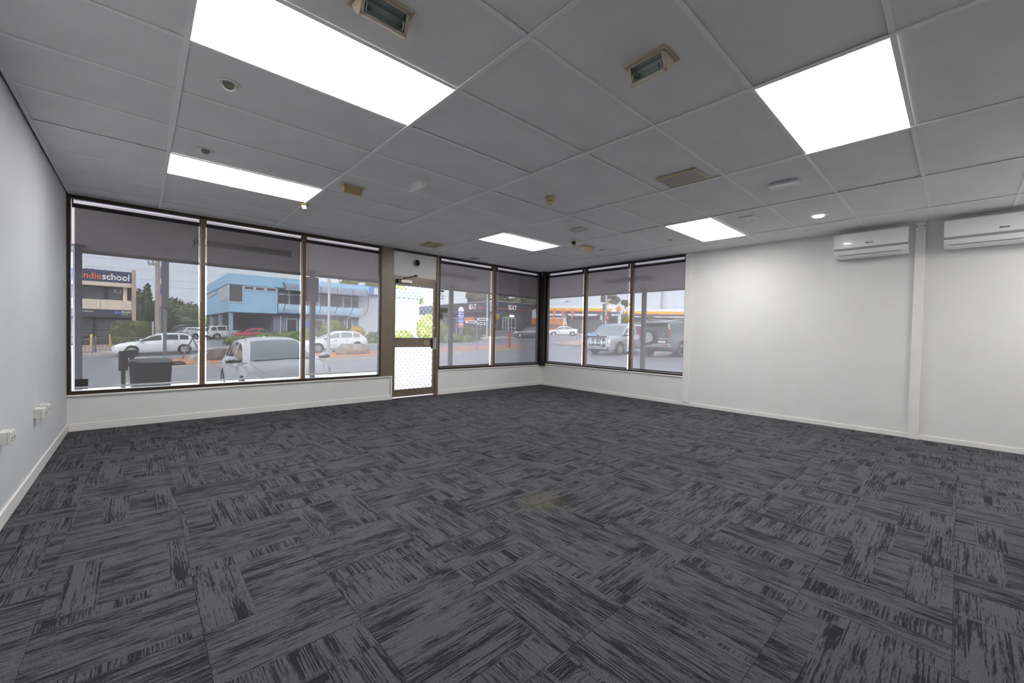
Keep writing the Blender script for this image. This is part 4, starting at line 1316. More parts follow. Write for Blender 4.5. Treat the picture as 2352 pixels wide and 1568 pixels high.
        b = MB().obox((s + .03, sd * ww(.01) * .90, (1.25 if kind == 'offroad' else zr_ - .05)), (.05, 0, 0), (0, .055 if kind == 'offroad' else (.085 if kind != 'sedan' else .14), 0), (0, 0, hz / 2))
        b.build('tail_lamp', M_RED, root, world=False, bevel=.01)
    # grille, bumpers, plates
    if kind in ('suv', 'offroad'):
        MB().obox((.5 * L - .045, 0, .83 + lift), (.03, 0, 0), (0, W * .26, 0), (0, 0, .07)).build('upper_grille', M_CTRIM, root, world=False, bevel=.01)
        MB().obox((.5 * L - .10, 0, .36 + lift), (.09, 0, 0), (0, W * .40, 0), (0, 0, .06)).build('lower_bumper', M_CTRIM, root, world=False, bevel=.02)
    MB().obox((.5 * L - .005, 0, .50 + lift), (.02, 0, 0), (0, W * .30, 0), (0, 0, .075)).build('grille', M_CTRIM, root, world=False, bevel=.01)
    MB().obox((.5 * L + .012, 0, .42 + lift), (.006, 0, 0), (0, .19, 0), (0, 0, .05)).build('number_plate', M_PLATE, root, world=False)
    MB().obox((-.5 * L - .006, 0 if kind != 'offroad' else -.42, .70 if kind != 'offroad' else .80), (.006, 0, 0), (0, .19, 0), (0, 0, .055)).build('number_plate', M_PLATE, root, world=False)
    if detail:
        MB().box(-.5 * L + .25, .5 * L - .25, -W / 2 + .12, W / 2 - .12, .20 + lift, .30 + lift).build('underbody', M_CTRIM, root, world=False)
    tilt(root, x, y, heading)
    return root

def paint(name, c, metal=.35, rough=.28):
    return mat(name, c, rough, metal=metal, noise_amt=.02, scale=3, coat=.6)
P_SILV = paint('silver_paint', (.84, .84, .88), .05, .34)
P_WHITE = paint('white_car_paint', (.82, .82, .84), 0)
P_GREY = paint('grey_paint', (.16, .168, .168), .35)
P_RED = paint('red_paint', (.55, .05, .07), .1)
P_BLUE = paint('blue_paint_car', (.16, .38, .72), .2)
P_DARKC = paint('dark_car_paint', (.06, .065, .075), .4)
PI = math.pi
# silver hatchback parked nose-in
h = make_car('hatch', 'hatchback', 'silver hatchback parked nose in outside the middle tall window', 3.505, 9.99, -PI / 2, P_SILV)
L = 4.37
MB().ball((-.95, 0, 1.455), .07, .022, .035, 10, 6).build('roof_antenna', P_SILV, h, world=False, smooth=60)
MB().obox((.97, .33, .965), (.012, 0, 0), (0, .30, 0), (0, 0, .010)).obox((1.0, -.30, .965), (.012, 0, 0), (0, .30, 0), (0, 0, .010)).build('wiper', M_CTRIM, h, world=False)
for sd in (1, -1):
    MB().tube([(-1.35, sd * .60, 1.40), (-.55, sd * .615, 1.447), (.10, sd * .60, 1.435), (.27, sd * .60, 1.40)], .008, 6).build('roof_seam', M_CTRIM, h, world=False)
    MB().tube([(1.02, sd * .66, .93), (1.35, sd * .70, .925), (1.75, sd * .66, .85), (1.95, sd * .56, .77)], .004, 5).build('bonnet_seam', M_CTRIM, h, world=False)

# silver four wheel drive with nudge bar, facing the shop
x4 = make_car('suv', 'four_wheel_drive', 'silver four wheel drive with nudge bar facing the right wall windows', 22.0, 12.02, PI, paint('mid_silver_paint', (.52, .53, .57), .3))
fx = 4.65 / 2
ng = MB()
for y in (-.36, -.05, .36):
    ng.tube([(fx + .02, y, .40), (fx + .10, y, .48), (fx + .09, y, .86), (fx - .02, y, .92)], .024, 8)
ng.tube([(fx + .09, -.42, .50), (fx + .10, .42, .50)], .022, 8).tube([(fx + .085, -.36, .85), (fx + .085, .36, .85)], .022, 8)
ng.build('nudge_bar', M_CHROME, x4, world=False, smooth=60)
MB().obox((fx - .16, 0, 1.02), (.03, 0, 0), (0, .52, 0), (0, 0, .045)).build('bonnet_protector', mat('smoked_perspex', (.10, .08, .08), .2), x4, world=False, bevel=.01)
for sd in (1, -1):
    MB().obox((fx - .03, sd * .14, .84), (.02, 0, 0), (0, .035, .0), (0, sd * .02, .07)).build('grille_strut', M_CHROME, x4, world=False)
    MB().tube([(-1.6, sd * .62, 1.69), (-1.4, sd * .62, 1.76), (.1, sd * .62, 1.75), (.35, sd * .62, 1.69)], .018, 6).build('roof_rail', M_ALLOY, x4, world=False)
    MB().cyl((fx - .04, sd * .62, .55), (fx + .03, sd * .62, .55), .055, k=14).build('fog_lamp', M_LAMP, x4, world=False)
MB().lathe((fx + .0, 0, .84), (1, 0, 0), [(.045, 0), (.058, .006), (.045, .012)], 20).obox((fx + .006, 0, .84), (.006, 0, 0), (0, .065, 0), (0, 0, .011)).build('badge', M_CHROME, x4, world=False)

# grey off-roader, tail towards the shop
pr = make_car('offroad', 'off_roader', 'dark grey off-roader with a spare wheel on its tail door', 22.62, 8.93, 0, P_GREY)
rx = -4.84 / 2
sp = MB().lathe((rx + .02, .23, 1.02), (-1, 0, 0), [(.24, 0), (.36, 0), (.39, .05), (.39, .17), (.36, .21), (.27, .22), (.255, .19)], 32).build('spare_wheel', M_TYRE, pr, world=False, smooth=40)
rm = MB().lathe((rx + .02, .23, 1.02), (-1, 0, 0), [(.262, .20), (.245, .205), (.235, .15), (.07, .15), (.06, .19), (0, .195)], 28)
for k in range(12):
    a = 2 * math.pi * (k // 2) / 6 + (.14 if k % 2 else -.14) + .2
    d = Vector((0, math.cos(a), math.sin(a)))
    e = Vector((0, -math.sin(a), math.cos(a)))
    rm.obox(Vector((rx - .165, .23, 1.02)) + d * .15, d * .095, e * .018, Vector((.012, 0, 0)))
rm.build('rim', M_ALLOY, sp, world=False, smooth=40)
MB().obox((rx - .03, 0, .62), (.10, 0, 0), (0, .88, 0), (0, 0, .10)).build('rear_bumper', paint('bumper_grey', (.30, .31, .31), .3), pr, world=False, bevel=.03)
MB().obox((rx + .02, 0, .48), (.08, 0, 0), (0, .80, 0), (0, 0, .07)).build('bumper_skirt', M_CTRIM, pr, world=False, bevel=.02)
MB().obox((rx + .10, 0, 1.76), (.16, 0, .02), (0, .66, 0), (0, 0, .03)).build('roof_spoiler', P_GREY, pr, world=False, bevel=.015)
MB().obox((rx + .02, -.38, .80), (.03, 0, 0), (0, .30, 0), (0, 0, .11)).build('plate_recess', M_CTRIM, pr, world=False, bevel=.01)
for a in (0, 1, 2):
    MB().lathe((rx - .012, -.50, 1.14), (-1, 0, 0), [(.052, 0), (.062, .006), (.052, .012)], 20).build('badge', M_CHROME, pr, world=False) if a == 0 else None
MB().obox((rx - .01, -.47, .945), (.01, 0, 0), (0, .20, 0), (0, 0, .022)).build('garnish', M_CHROME, pr, world=False)
for sd in (1, -1):
    MB().obox((rx - .12, sd * .66, .63), (.02, 0, 0), (0, .12, 0), (0, 0, .03)).build('reflector', M_RED, pr, world=False)
    MB().tube([(-1.9, sd * .70, 1.84), (-1.7, sd * .70, 1.91), (.2, sd * .70, 1.90), (.45, sd * .70, 1.83)], .02, 6).build('roof_rail', M_ALLOY, pr, world=False)
    MB().obox((.0, sd * .93, .42), (.9, 0, 0), (0, .07, 0), (0, 0, .018)).build('side_step', M_ALLOY, pr, world=False)
    MB().obox((rx + 1.02, sd * .90, .34), (.02, 0, 0), (0, .13, 0), (0, 0, .17)).build('mud_flap', M_CTRIM, pr, world=False)

# traffic and parked cars
make_car('hatch', 'hatchback', 'white hatchback on the road behind the flat topped boulder', 11.0, 28.0, PI, P_WHITE, 1, glass=mat('pale_car_glass', (.35, .36, .38), .1))
make_car('hatch', 'hatchback', 'silver hatchback on the road behind the wheelie bin', 1.9, 35.0, PI, P_SILV, 0)
wsv = make_car('suv', 'parked_car', 'white four wheel drive parked under the blue building beside its corner column', 9.3, 62.4, 0.25, P_WHITE)
make_car('sedan', 'parked_car', 'red sedan parked in front of the blue building behind the low hedge', 11.1, 53.2, .12, P_RED)
make_car('suv', 'parked_car', 'dark four wheel drive parked far off, left of the white parked cars', 6.3, 77.0, .9, P_DARKC, 0)
make_car('hatch', 'parked_car', 'white small car parked beside the dark four wheel drive', 6.9, 70.6, .5, P_WHITE, 0)
make_car('sedan', 'parked_car', 'white sedan parked behind the tail of the white four wheel drive', 7.3, 66.0, .4, P_WHITE, 0)
make_car('sedan', 'car', 'dark sedan on the road in front of the car rental building', 41.2, 38.9, -.75 + PI, paint('gunmetal_paint', (.30, .30, .33), .4), 0)
make_car('sedan', 'car', 'white sedan on the road in front of the petrol station orange barrier', 50.2, 40.8, -.72 + PI, P_WHITE, 0)
make_car('suv', 'parked_car', 'blue car parked behind the silver four wheel drive', 25.7, 15.2, PI, P_BLUE, 0)
make_car('hatch', 'parked_car', 'pale car parked beyond the tail of the off-roader roof', 31.5, 9.4, .2, P_SILV, 0)
# ---------------------------------------------------------------- buildings across the road
M_BLUE = mat('sky_blue_render', (.36, .60, .82), .65, noise_amt=.04, scale=1)
M_BLUE2 = mat('light_blue_render', (.48, .68, .86), .65, noise_amt=.04, scale=1)
M_DKWIN = mat('dark_building_glass', (.10, .10, .115), .12, noise_amt=.1, scale=.6, spec=.6)
M_GREYW = mat('grey_render', (.62, .62, .66), .7, noise_amt=.05)
M_GREYD = mat('dark_grey_render', (.18, .19, .22), .7, noise_amt=.06)
M_BRWIN = mat('brown_glass', (.12, .08, .07), .2, noise_amt=.1)
M_FRAME = mat('pale_window_frame', (.62, .65, .68), .5)
def win(parent, x0, x1, z0, z1, y, axis='y', div=(), cross=None, glassm=None, fm=None, out=-1):
    """window on a wall plane; recessed pane with a raised frame. axis y: wall faces -y; axis x: wall faces -x"""
    def bx(b, a0, a1, c0, c1, d0, d1):
        if axis == 'y':
            b.box(a0, a1, y + d0, y + d1, c0, c1)
        else:
            b.box(y + d0, y + d1, a0, a1, c0, c1)
        return b
    f = MB()
    w_ = .09
    bx(f, x0, x1, z1 - w_, z1, -.06, .04)
    bx(f, x0, x1, z0, z0 + w_, -.06, .04)
    bx(f, x0, x0 + w_, z0 + w_, z1 - w_, -.06, .04)
    bx(f, x1 - w_, x1, z0 + w_, z1 - w_, -.06, .04)
    es = [x0 + w_]
    for dv in div:
        bx(f, dv - .05, dv + .05, z0 + w_, z1 - w_, -.06, .04)
        es += [dv - .05, dv + .05]
    es.append(x1 - w_)
    if cross:
        bx(f, x0 + w_, x1 - w_, cross - .05, cross + .05, -.05, .04)
    fo = f.build('window', fm or M_FRAME, parent)
    for k in range(0, len(es), 2):
        bx(MB(), es[k], es[k + 1], z0 + w_, z1 - w_, -.02, .0).build('pane', glassm or M_DKWIN, fo)
    return fo
# ---- blue two storey building
Bx0, Bx1, By0, By1 = 8.60, 34.0, 56.45, 86.0
bl = thing('office_building', (20, 60, gz(12, 57)), 'sky blue two storey building on columns with a curved window hood', 'building')
MB().box(Bx0, 25.5, By0, By1, 6.36, 7.62).build('parapet', M_BLUE, bl)
MB().box(25.5, Bx1, By0 - .02, By1, 6.38, 7.62).build('parapet_panel', mat('royal_blue_panel', (.22, .32, .70), .6), bl)
MB().box(Bx0 + .12, 13.8, By0 + .12, By1, 3.08, 6.36).build('upper_wall', M_BLUE, bl)
MB().box(13.8, 24.4, By0 + .5, By1, 3.1, 6.36).build('upper_wall', M_GREYD, bl)
MB().box(24.3, Bx1, By0 + .45, By1, -.4, 6.38).build('end_wall', M_GREYW, bl)
MB().box(29.4, 31.6, By0 + .38, By0 + .45, 2.5, 5.3).build('red_wall_panel', mat('pink_red_panel', (.84, .50, .54), .5), bl)
# rounded spandrel band under the hood windows
q = [(By0 + .5, 3.14), (By0 - .05, 3.2), (By0 - .22, 3.5), (By0 - .22, 4.05), (By0 - .1, 4.28), (By0 + .5, 4.34)]
MB().prism([(p[0], p[1]) for p in q], 13.9, 24.5, 'x').build('spandrel', M_BLUE2, bl, smooth=40)
MB().box(Bx0 + .11, Bx0 + 1.46, By0 + .08, By0 + .14, 4.32, 6.30).build('corner_glazing', M_DKWIN, bl)
MB().box(Bx0 + .08, Bx0 + .14, By0 + .14, By0 + 7.5, 4.6, 6.30).build('corner_glazing', mat('pale_blind_glass', (.45, .45, .50), .3), bl)
MB().box(Bx0 + .05, Bx0 + .15, By0 + .05, By0 + .17, 4.28, 6.36).build('corner_mullion', M_FRAME, bl)
MB().box(Bx0 + .05, Bx0 + 1.55, By0 + .05, By0 + .12, 4.22, 4.32).box(Bx0 + 1.45, Bx0 + 1.55, By0 + .05, By0 + .12, 4.32, 6.3).build('window_trim', M_FRAME, bl)
for a, b_ in ((10.2, 11.25), (11.35, 12.4), (12.5, 13.62)):
    win(bl, a, b_, 5.78, 6.28, By0 + .11)
MB().box(Bx0 + .06, Bx0 + .13, By0 + 11, By0 + 20, 5.75, 6.25).build('side_window', M_DKWIN, bl)
win(bl, 13.85, 18.6, 4.3, 6.3, By0 + .48, div=(15.2, 16.9), cross=5.6)
win(bl, 18.7, 22.0, 4.3, 6.3, By0 + .48, div=(18.85,))
win(bl, 22.05, 24.25, 4.3, 6.3, By0 + .48, div=(23.2,), cross=5.75)
# curved hood: smoked sheets on hooped arms
hd = MB()
hp = [(By0 - .02, 7.0), (By0 - .7, 6.9), (By0 - 1.15, 6.65), (By0 - 1.4, 6.3), (By0 - 1.48, 6.0)]
for p, q in zip(hp[:-1], hp[1:]):
    hd.add([(14.3, p[0], p[1]), (24.9, p[0], p[1]), (24.9, q[0], q[1]), (14.3, q[0], q[1])], [(0, 1, 2, 3)])
hd.build('window_hood', mat('smoked_sheet', (.25, .28, .36), .2, noise_amt=.05), bl, smooth=50)
for k in range(6):
    x = 14.35 + 2.1 * k
    MB().tube([(x, p[0], p[1]) for p in hp] + [(x, By0 - 1.48, 5.2), (x, By0 - 1.35, 4.4), (x, By0 - .95, 3.8), (x, By0 - .3, 3.5)], .04, 6).build('hood_arm', M_CTRIM, bl)
# undercroft
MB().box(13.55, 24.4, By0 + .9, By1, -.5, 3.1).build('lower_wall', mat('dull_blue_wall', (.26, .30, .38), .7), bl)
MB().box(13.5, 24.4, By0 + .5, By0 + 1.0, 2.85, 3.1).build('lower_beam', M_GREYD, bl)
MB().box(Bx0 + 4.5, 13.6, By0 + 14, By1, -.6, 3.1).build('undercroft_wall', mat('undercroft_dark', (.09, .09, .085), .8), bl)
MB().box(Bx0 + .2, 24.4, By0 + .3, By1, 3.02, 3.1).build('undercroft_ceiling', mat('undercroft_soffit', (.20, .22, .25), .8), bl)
for x, y in ((8.98, By0 + .6), (8.98, By0 + 9), (8.98, By0 + 18), (12.6, By0 + 9)):
    MB().box(x - .2, x + .2, y - .2, y + .2, gz(x, y) - .1, 3.05).build('column', mat('column_blue_grey', (.34, .42, .56), .7), bl)
win(bl, 15.0, 16.25, -.2, 3.0, By0 + .88, cross=2.5)
win(bl, 18.4, 19.6, -.2, 3.0, By0 + .88, cross=2.5)
win(bl, 21.3, 23.5, -.2, 3.0, By0 + .88, div=(22.4,))
MB().tube([(13.95, By0 + .2, 3.45), (14.25, By0 + .5, 3.3), (14.28, By0 + .6, 3.0), (14.28, By0 + .6, -.4)], .06, 6).build('downpipe', M_FRAME, bl)
MB().box(17.2, 18.2, By0 + .80, By0 + .86, 1.5, 2.3).build('wall_sign', mat('sign_blue', (.12, .16, .6), .5), bl)
MB().box(26.3, 29.3, By0 - .08, By0 - .03, 6.5, 7.38).build('sign_panel', M_WHITE, bl)
MB().lathe((25.7, By0 + 3, 7.62), (0, 0, 1), [(.5, 0), (.5, .35), (.6, .45), (.4, .7), (0, .75)], 16).build('roof_vent', M_FRAME, bl, smooth=50)
ps_ = thing('garden_pipe_frame', (22.4, 54.9, gz(22.4, 54.9)), 'thin white hooped rail in front of the blue building', 'rail')
z5 = gz(22.4, 54.9)
MB().tube([(21.9, 54.9, z5), (21.9, 54.9, z5 + 2.5), (22.3, 54.9, z5 + 2.9), (24.3, 54.9, z5 + 2.9), (24.3, 54.9, z5)], .05, 6).build('rail_tube', M_FRAME, ps_)

# ---- brick and cream building with the school sign
M_CREAMW = mat('cream_render', (.76, .63, .52), .7, noise_amt=.04)
M_NAVY = mat('navy_sign', (.045, .05, .13), .5, noise_amt=.04)
M_CBRICK = mat('pale_brick', (.52, .41, .35), .8, noise_amt=.18, scale=6)
gi = -.62
ib = thing('school_building', (-2.0, 56, gi), 'cream two storey building with a navy school sign and brick pillar', 'building')
iy = 54.0
MB().box(-9, .38, iy, iy + 12, 5.35, 6.47).build('sign_board', M_NAVY, ib)
MB().box(-9, .38, iy - .05, iy + 12, 4.98, 5.35).build('cornice', M_CREAMW, ib)
MB().box(-9, .38, iy - .05, iy + 12, 2.72, 3.66).build('balcony_panel', M_CREAMW, ib)
for x in (-6.6, -4.2, -1.8):
    MB().box(x - .02, x + .02, iy - .06, iy, 2.72, 3.66).build('panel_joint', mat('joint_brown', (.4, .33, .27), .8), ib)  # darker brown strips mark the balcony panel joints
MB().box(-9, .38, iy + .9, iy + 12, 3.6, 5.0).build('upper_wall', mat('dark_wall', (.055, .055, .06), .6), ib)
win(ib, -5.2, -1.5, 3.66, 4.95, iy + .88, fm=M_CTRIM, glassm=mat('smoky_glass', (.10, .10, .12), .15))
win(ib, -1.4, -.30, 3.66, 4.95, iy + .88, fm=M_CTRIM, glassm=mat('smoky_glass', (.10, .10, .12), .15))
MB().box(-.25, .05, iy + .5, iy + .85, 3.6, 4.98).build('upper_post', M_CREAMW, ib)
# brick pillar built of courses
pil = MB().box(.40, .70, iy - .28, iy + .6, gi - .1, 6.75).build('pillar', mat('mortar', (.56, .50, .45), .9), ib)
bm_ = bpy.data.meshes.new('brick')
bb = MB().box(-.157, .157, -.02, .02, -.055, .055)
bm_.from_pydata(bb.v, [], bb.f)
bm_.materials.append(M_CBRICK)
for k in range(56):
    o = bpy.data.objects.new('brick', bm_)
    COL.objects.link(o)
    o.parent = pil
    o.location = Vector((.55, iy - .285, gi + .03 + k * .131)) - ib.location
MB().box(-9, .38, iy - .15, iy + 2, 1.98, 2.70).build('lower_sign_board', mat('slate_sign', (.045, .048, .07), .5), ib)
MB().box(-9, .38, iy + .8, iy + 12, gi, 2.0).build('lower_wall', mat('lower_dark', (.05, .05, .055), .5), ib)
win(ib, -4.6, -2.3, .05, 1.85, iy + .78, div=(-3.5,), cross=.75, fm=M_CTRIM)
win(ib, -2.2, .3, .05, 1.85, iy + .78, div=(-1.0,), cross=.75, fm=M_CTRIM)
M_ORL = mat('orange_lettering', (.75, .17, .06), .5, noise_amt=.02)
M_WHL = mat('white_lettering', (.86, .86, .88), .5, noise_amt=.02)
o0 = Vector(ib.location)
sg = frame_mtx(Vector((-1.73, iy - .03, 5.86)) - o0, (1, 0, 0), (0, 0, 1))
text('lettering', 'indie', .86, M_ORL, ib, sg, 'RIGHT', .02, .016, fit=1.32)
text('lettering', 'school', .86, M_WHL, ib, frame_mtx(Vector((-1.69, iy - .03, 5.86)) - o0, (1, 0, 0), (0, 0, 1)), 'LEFT', .02, .016, fit=1.90)
text('lettering', '63', .62, mat('grey_lettering', (.55, .55, .56), .5), ib, frame_mtx(Vector((-.62, iy + .79, 4.58)) - o0, (1, 0, 0), (0, 0, 1)), 'CENTER', .01)
text('lettering', 'Workskil', .30, M_WHL, ib, frame_mtx(Vector((-.36, iy - .17, 2.52)) - o0, (1, 0, 0), (0, 0, 1)), 'LEFT', .01, .004, fit=.68)
text('lettering', 'Australia', .17, M_WHL, ib, frame_mtx(Vector((-.36, iy - .17, 2.31)) - o0, (1, 0, 0), (0, 0, 1)), 'LEFT', .01, fit=.5)
text('lettering', 'australia', .24, M_WHL, ib, frame_mtx(Vector((-2.70, iy - .17, 2.50)) - o0, (1, 0, 0), (0, 0, 1)), 'CENTER', .01)
MB().cyl((-.68, iy - .19, 2.46), (-.68, iy - .15, 2.46), .13, k=14).cyl((-.50, iy - .19, 2.46), (-.50, iy - .15, 2.46), .10, k=14).build('sign_emblem', mat('emblem_blue', (.08, .22, .65), .5), ib)
# yard front: paving, bollards and railing
for k, x in enumerate((-3.0, -2.15, -.95)):
    z = gz(x, 50.0)
    t = tag(MB().cyl((x, 50.0, z), (x, 50.0, z + 1.05), .09, k=12).lathe((x, 50.0, z + 1.05), (0, 0, 1), [(.09, 0), (.06, .06), (0, .08)], 12).build('bollard', M_LINEY, origin=(x, 50, z), smooth=40),
            ['yellow bollard by the school building hidden by the verandah post', 'yellow bollard in front of the school building, farther from the clipped hedge', 'yellow bollard in front of the school building beside the clipped hedge'][k], 'bollard')
def railing(x0, x1, y, label):
    z = gz((x0 + x1) / 2, y) + .1
    t = thing('railing', ((x0 + x1) / 2, y, z), label, 'fence')
    for zz in (.12, .98):
        MB().box(x0, x1, y - .02, y + .02, z + zz, z + zz + .045).build('rail', M_POST, t)
    n = int((x1 - x0) / .17)
    for k in range(n + 1):
        x = x0 + (x1 - x0) * k / n
        MB().box(x - .011, x + .011, y - .011, y + .011, z + .12, z + .98).build('baluster', M_POST, t)
    for x in (x0, x1):
        MB().box(x - .045, x + .045, y - .045, y + .045, z - .05, z + 1.1).build('post', M_POST, t)
railing(-4.2, -1.35, 38.2, 'dark pool style railing in front of the school building, left length')
railing(-1.25, 1.6, 38.6, 'dark pool style railing in front of the clipped hedge, right length')
slab('paved_yard', [(-14, 41), (.4, 41), (.6, 53.4), (-14, 53.4)], .05, mat('tan_paving', (.50, .38, .32), .7, noise_amt=.1), M_CONC, 'tan paved forecourt of the school building', 'paving', kind='structure')

# ---- dark car rental building
db = thing('rental_building', (46, 55, gz(44, 50)), 'low charcoal building with white lettered signs and red stripes', 'building')
M_CHAR = mat('charcoal_cladding', (.085, .09, .105), .6, noise_amt=.06)
M_CHARL = mat('pale_roof_edge', (.42, .45, .50), .5)
M_STRIPE = mat('red_stripe', (.62, .10, .07), .5)
dx, dy, dz0 = 39.8, 44.6, .45
MB().box(dx, 47.2, dy, 68, 4.35, 5.90).build('fascia', M_CHAR, db)
MB().box(dx - .05, 47.25, dy - .05, 68, 5.86, 5.98).build('roof_edge', M_CHARL, db)
MB().box(dx + .8, 47.0, dy + .8, 67, dz0 - .1, 4.37).build('wall', mat('charcoal_wall', (.12, .12, .13), .6), db)
MB().box(dx - .03, dx, 47.1, 52.7, 4.95, 5.10).build('red_stripe', M_STRIPE, db)
MB().box(dx + .1, 46.7, dy - .03, dy, 4.77, 4.90).build('red_stripe', M_STRIPE, db)
MB().box(dx, 47.2, dy, dy + .9, dz0 - .1, 4.37).build('side_wall', mat('charcoal_wall', (.12, .12, .13), .6), db)
o0 = Vector(db.location)
text('lettering', 'SIXT', 1.05, M_WHL, db, frame_mtx(Vector((dx - .08, 50.38, 5.22)) - o0, (0, -1, 0), (0, 0, 1)), 'CENTER', .03, .03, fit=1.95)
text('lettering', 'SIXT', .95, M_WHL, db, frame_mtx(Vector((42.9, dy - .08, 5.05)) - o0, (1, 0, 0), (0, 0, 1)), 'CENTER', .03, .03, fit=1.8)
MB().obox((dx - .12, 50.3, 5.52), (.03, 0, 0), (0, -.28, .14), (0, .04, .08)).build('sign_flash', M_STRIPE, db)
MB().obox((42.85, dy - .12, 5.36), (.26, 0, .13), (0, .03, 0), (-.04, 0, .08)).build('sign_flash', M_STRIPE, db)
for k in range(4):
    win(db, dy + 3.2 + k * 3.3, dy + 6.2 + k * 3.3, dz0 + .3, 3.6, dx + .78, axis='x', div=(dy + 4.7 + k * 3.3,), glassm=M_BRWIN if k % 2 else M_DKWIN)
win(db, dx + .1, dx + 1.1, dz0 + .3, 3.5, dy - .02, glassm=M_BRWIN, fm=M_GREYD)
win(db, dx + 1.2, dx + 2.3, dz0 + .3, 3.6, dy - .02, div=(dx + 1.75,), glassm=M_DKWIN)
win(db, dx + 2.4, dx + 3.8, dz0 + .3, 3.55, dy - .02, div=(dx + 3.0,), glassm=M_BRWIN, cross=2.0)
MB().box(42.35, 43.15, dy - .2, dy - .05, 3.66, 3.95).build('lit_sign', mat('lit_door_sign', (.9, .95, .95), .4, noise_amt=0, emit=(.85, 1, 1), estr=9), db)
MB().box(dx - 1.0, 47.4, dy - 1.4, dy - .9, gz(dx, dy) - .1, gz(dx, dy) + .75).build('garden_wall', mat('grey_block', (.30, .29, .31), .8), db)
MB().box(dx - 1.1, 47.5, dy - 1.45, dy - .85, gz(dx, dy) + .75, gz(dx, dy) + .85).build('wall_capping', M_CONC, db)
for k, (a, b_) in enumerate(((52.6, 53.6),)):
    pass
obn = thing('orange_awning_sign', (39.4, 50.9, 2.9), 'orange sign board on the front of the charcoal building', 'sign')
MB().box(39.35, 39.45, 49.6, 52.1, 2.9, 3.62).build('board', mat('orange_board', (.80, .26, .08), .5), obn)
MB().box(39.38, 39.44, 49.9, 50.0, gz(39.4, 50), 2.9).build('leg', M_GREYD, obn)
MB().box(39.38, 39.44, 51.7, 51.8, gz(39.4, 51.8), 2.9).build('leg', M_GREYD, obn)

# ---- petrol station
ang = math.atan2(33.9 - 55.8, 78.2 - 63.05)
cs_ = thing('petrol_station', (70.6, 44.8, gz(70.6, 44.8)), 'petrol station canopy with a white and yellow band on white columns', 'building', rz=ang)
gs0 = gz(70.6, 44.8)
M_CANW = mat('canopy_white', (.85, .84, .86), .5, noise_amt=.02)
M_CANY = mat('canopy_yellow', (.88, .50, .03), .5, noise_amt=.02)
M_CANR = mat('canopy_red', (.70, .10, .06), .5, noise_amt=.02)
def lb_(x0, x1, y0, y1, z0, z1, name, m, parent=cs_):
    return MB().box(x0, x1, y0, y1, z0 - gs0, z1 - gs0).build(name, m, parent, world=False)
# local +x runs along the front to the right, local -y is towards the shop
lb_(-16, 1.2, 0, 9, 6.50, 7.02, 'white_band', M_CANW)
lb_(-16, -.6, -.04, 0, 6.02, 6.52, 'yellow_band', M_CANY)
lb_(-16, 1.2, .0, 9, 5.86, 6.50, 'lower_band', M_CANW)
lb_(-16, -.9, -.05, .02, 5.86, 6.02, 'red_edge', M_CANR)
MB().add([(-16, 0, 7.02 - gs0), (1.2, 0, 7.02 - gs0), (1.2, 9, 7.02 - gs0), (-16, 9, 7.02 - gs0), (-13, 4.5, 8.1 - gs0), (-1.8, 4.5, 8.1 - gs0)], [(0, 1, 5, 4), (1, 2, 5), (2, 3, 4, 5), (3, 0, 4)]).build('hipped_roof', mat('pale_roof_sheet', (.62, .64, .70), .5), cs_, world=False)
lb_(2.0, 18, 4.5, 12, 6.10, 6.75, 'white_band', M_CANW)
lb_(2.0, 18, 4.46, 4.5, 5.75, 6.22, 'yellow_band', M_CANY)
lb_(2.0, 18, 4.45, 4.5, 5.62, 5.75, 'red_edge', M_CANR)
lb_(2.0, 18, 4.5, 12, 5.6, 6.1, 'lower_band', M_CANW)
MB().lathe((.75, -.05, 6.45 - gs0), (0, -1, 0), [(0, 0), (.52, 0), (.52, .06), (0, .06)], 24).build('round_emblem', mat('emblem_orange', (.85, .33, .08), .5), cs_, world=False)
for x in (-15.2, -10.0, -2.6, 1.0):
    lb_(x - .3, x + .3, 2.0, 2.6, gz(66, 50) - .6, 5.9, 'column', M_CANW)
lb_(-16.5, 1.5, 11, 16, gs0 - .6, 5.3, 'shop_wall', mat('shop_wall', (.30, .28, .27), .7))
lb_(-16.5, 1.5, 10.6, 11, 4.5, 5.5, 'shop_fascia', mat('shop_fascia', (.22, .20, .20), .6))
for k in range(5):
    lb_(-13 + k * 2.7, -10.6 + k * 2.7, 10.9, 11.0, gs0 + .2, 4.3, 'shop_window', mat('shop_glass', (.20, .24, .25), .2) if k % 2 else mat('shop_glass_pale', (.36, .45, .48), .2))
def lit(x0, x1, z0, z1, c, e):
    lb_(x0, x1, 10.7, 10.8, z0, z1, 'lit_poster', mat('lit_poster_%d' % int(c[0] * 10 + c[1] * 100), c, .5, noise_amt=0, emit=c, estr=e))
lit(-8.9, -7.2, 4.1, 5.3, (1.0, .55, .50), 5)
lit(-11.4, -10.6, 4.2, 5.3, (1.0, .85, .35), 5)
lb_(-.9, -.2, 10.7, 10.8, 4.2, 5.2, 'round_sign', M_CANR)
lb_(4, 17, 13, 16, gs0 - .5, 5.4, 'rear_wall', mat('rear_brick', (.32, .22, .19), .8))
lb_(4.5, 9, 12.8, 13, 4.0, 4.5, 'green_stripe', mat('pale_green', (.45, .62, .52), .6))
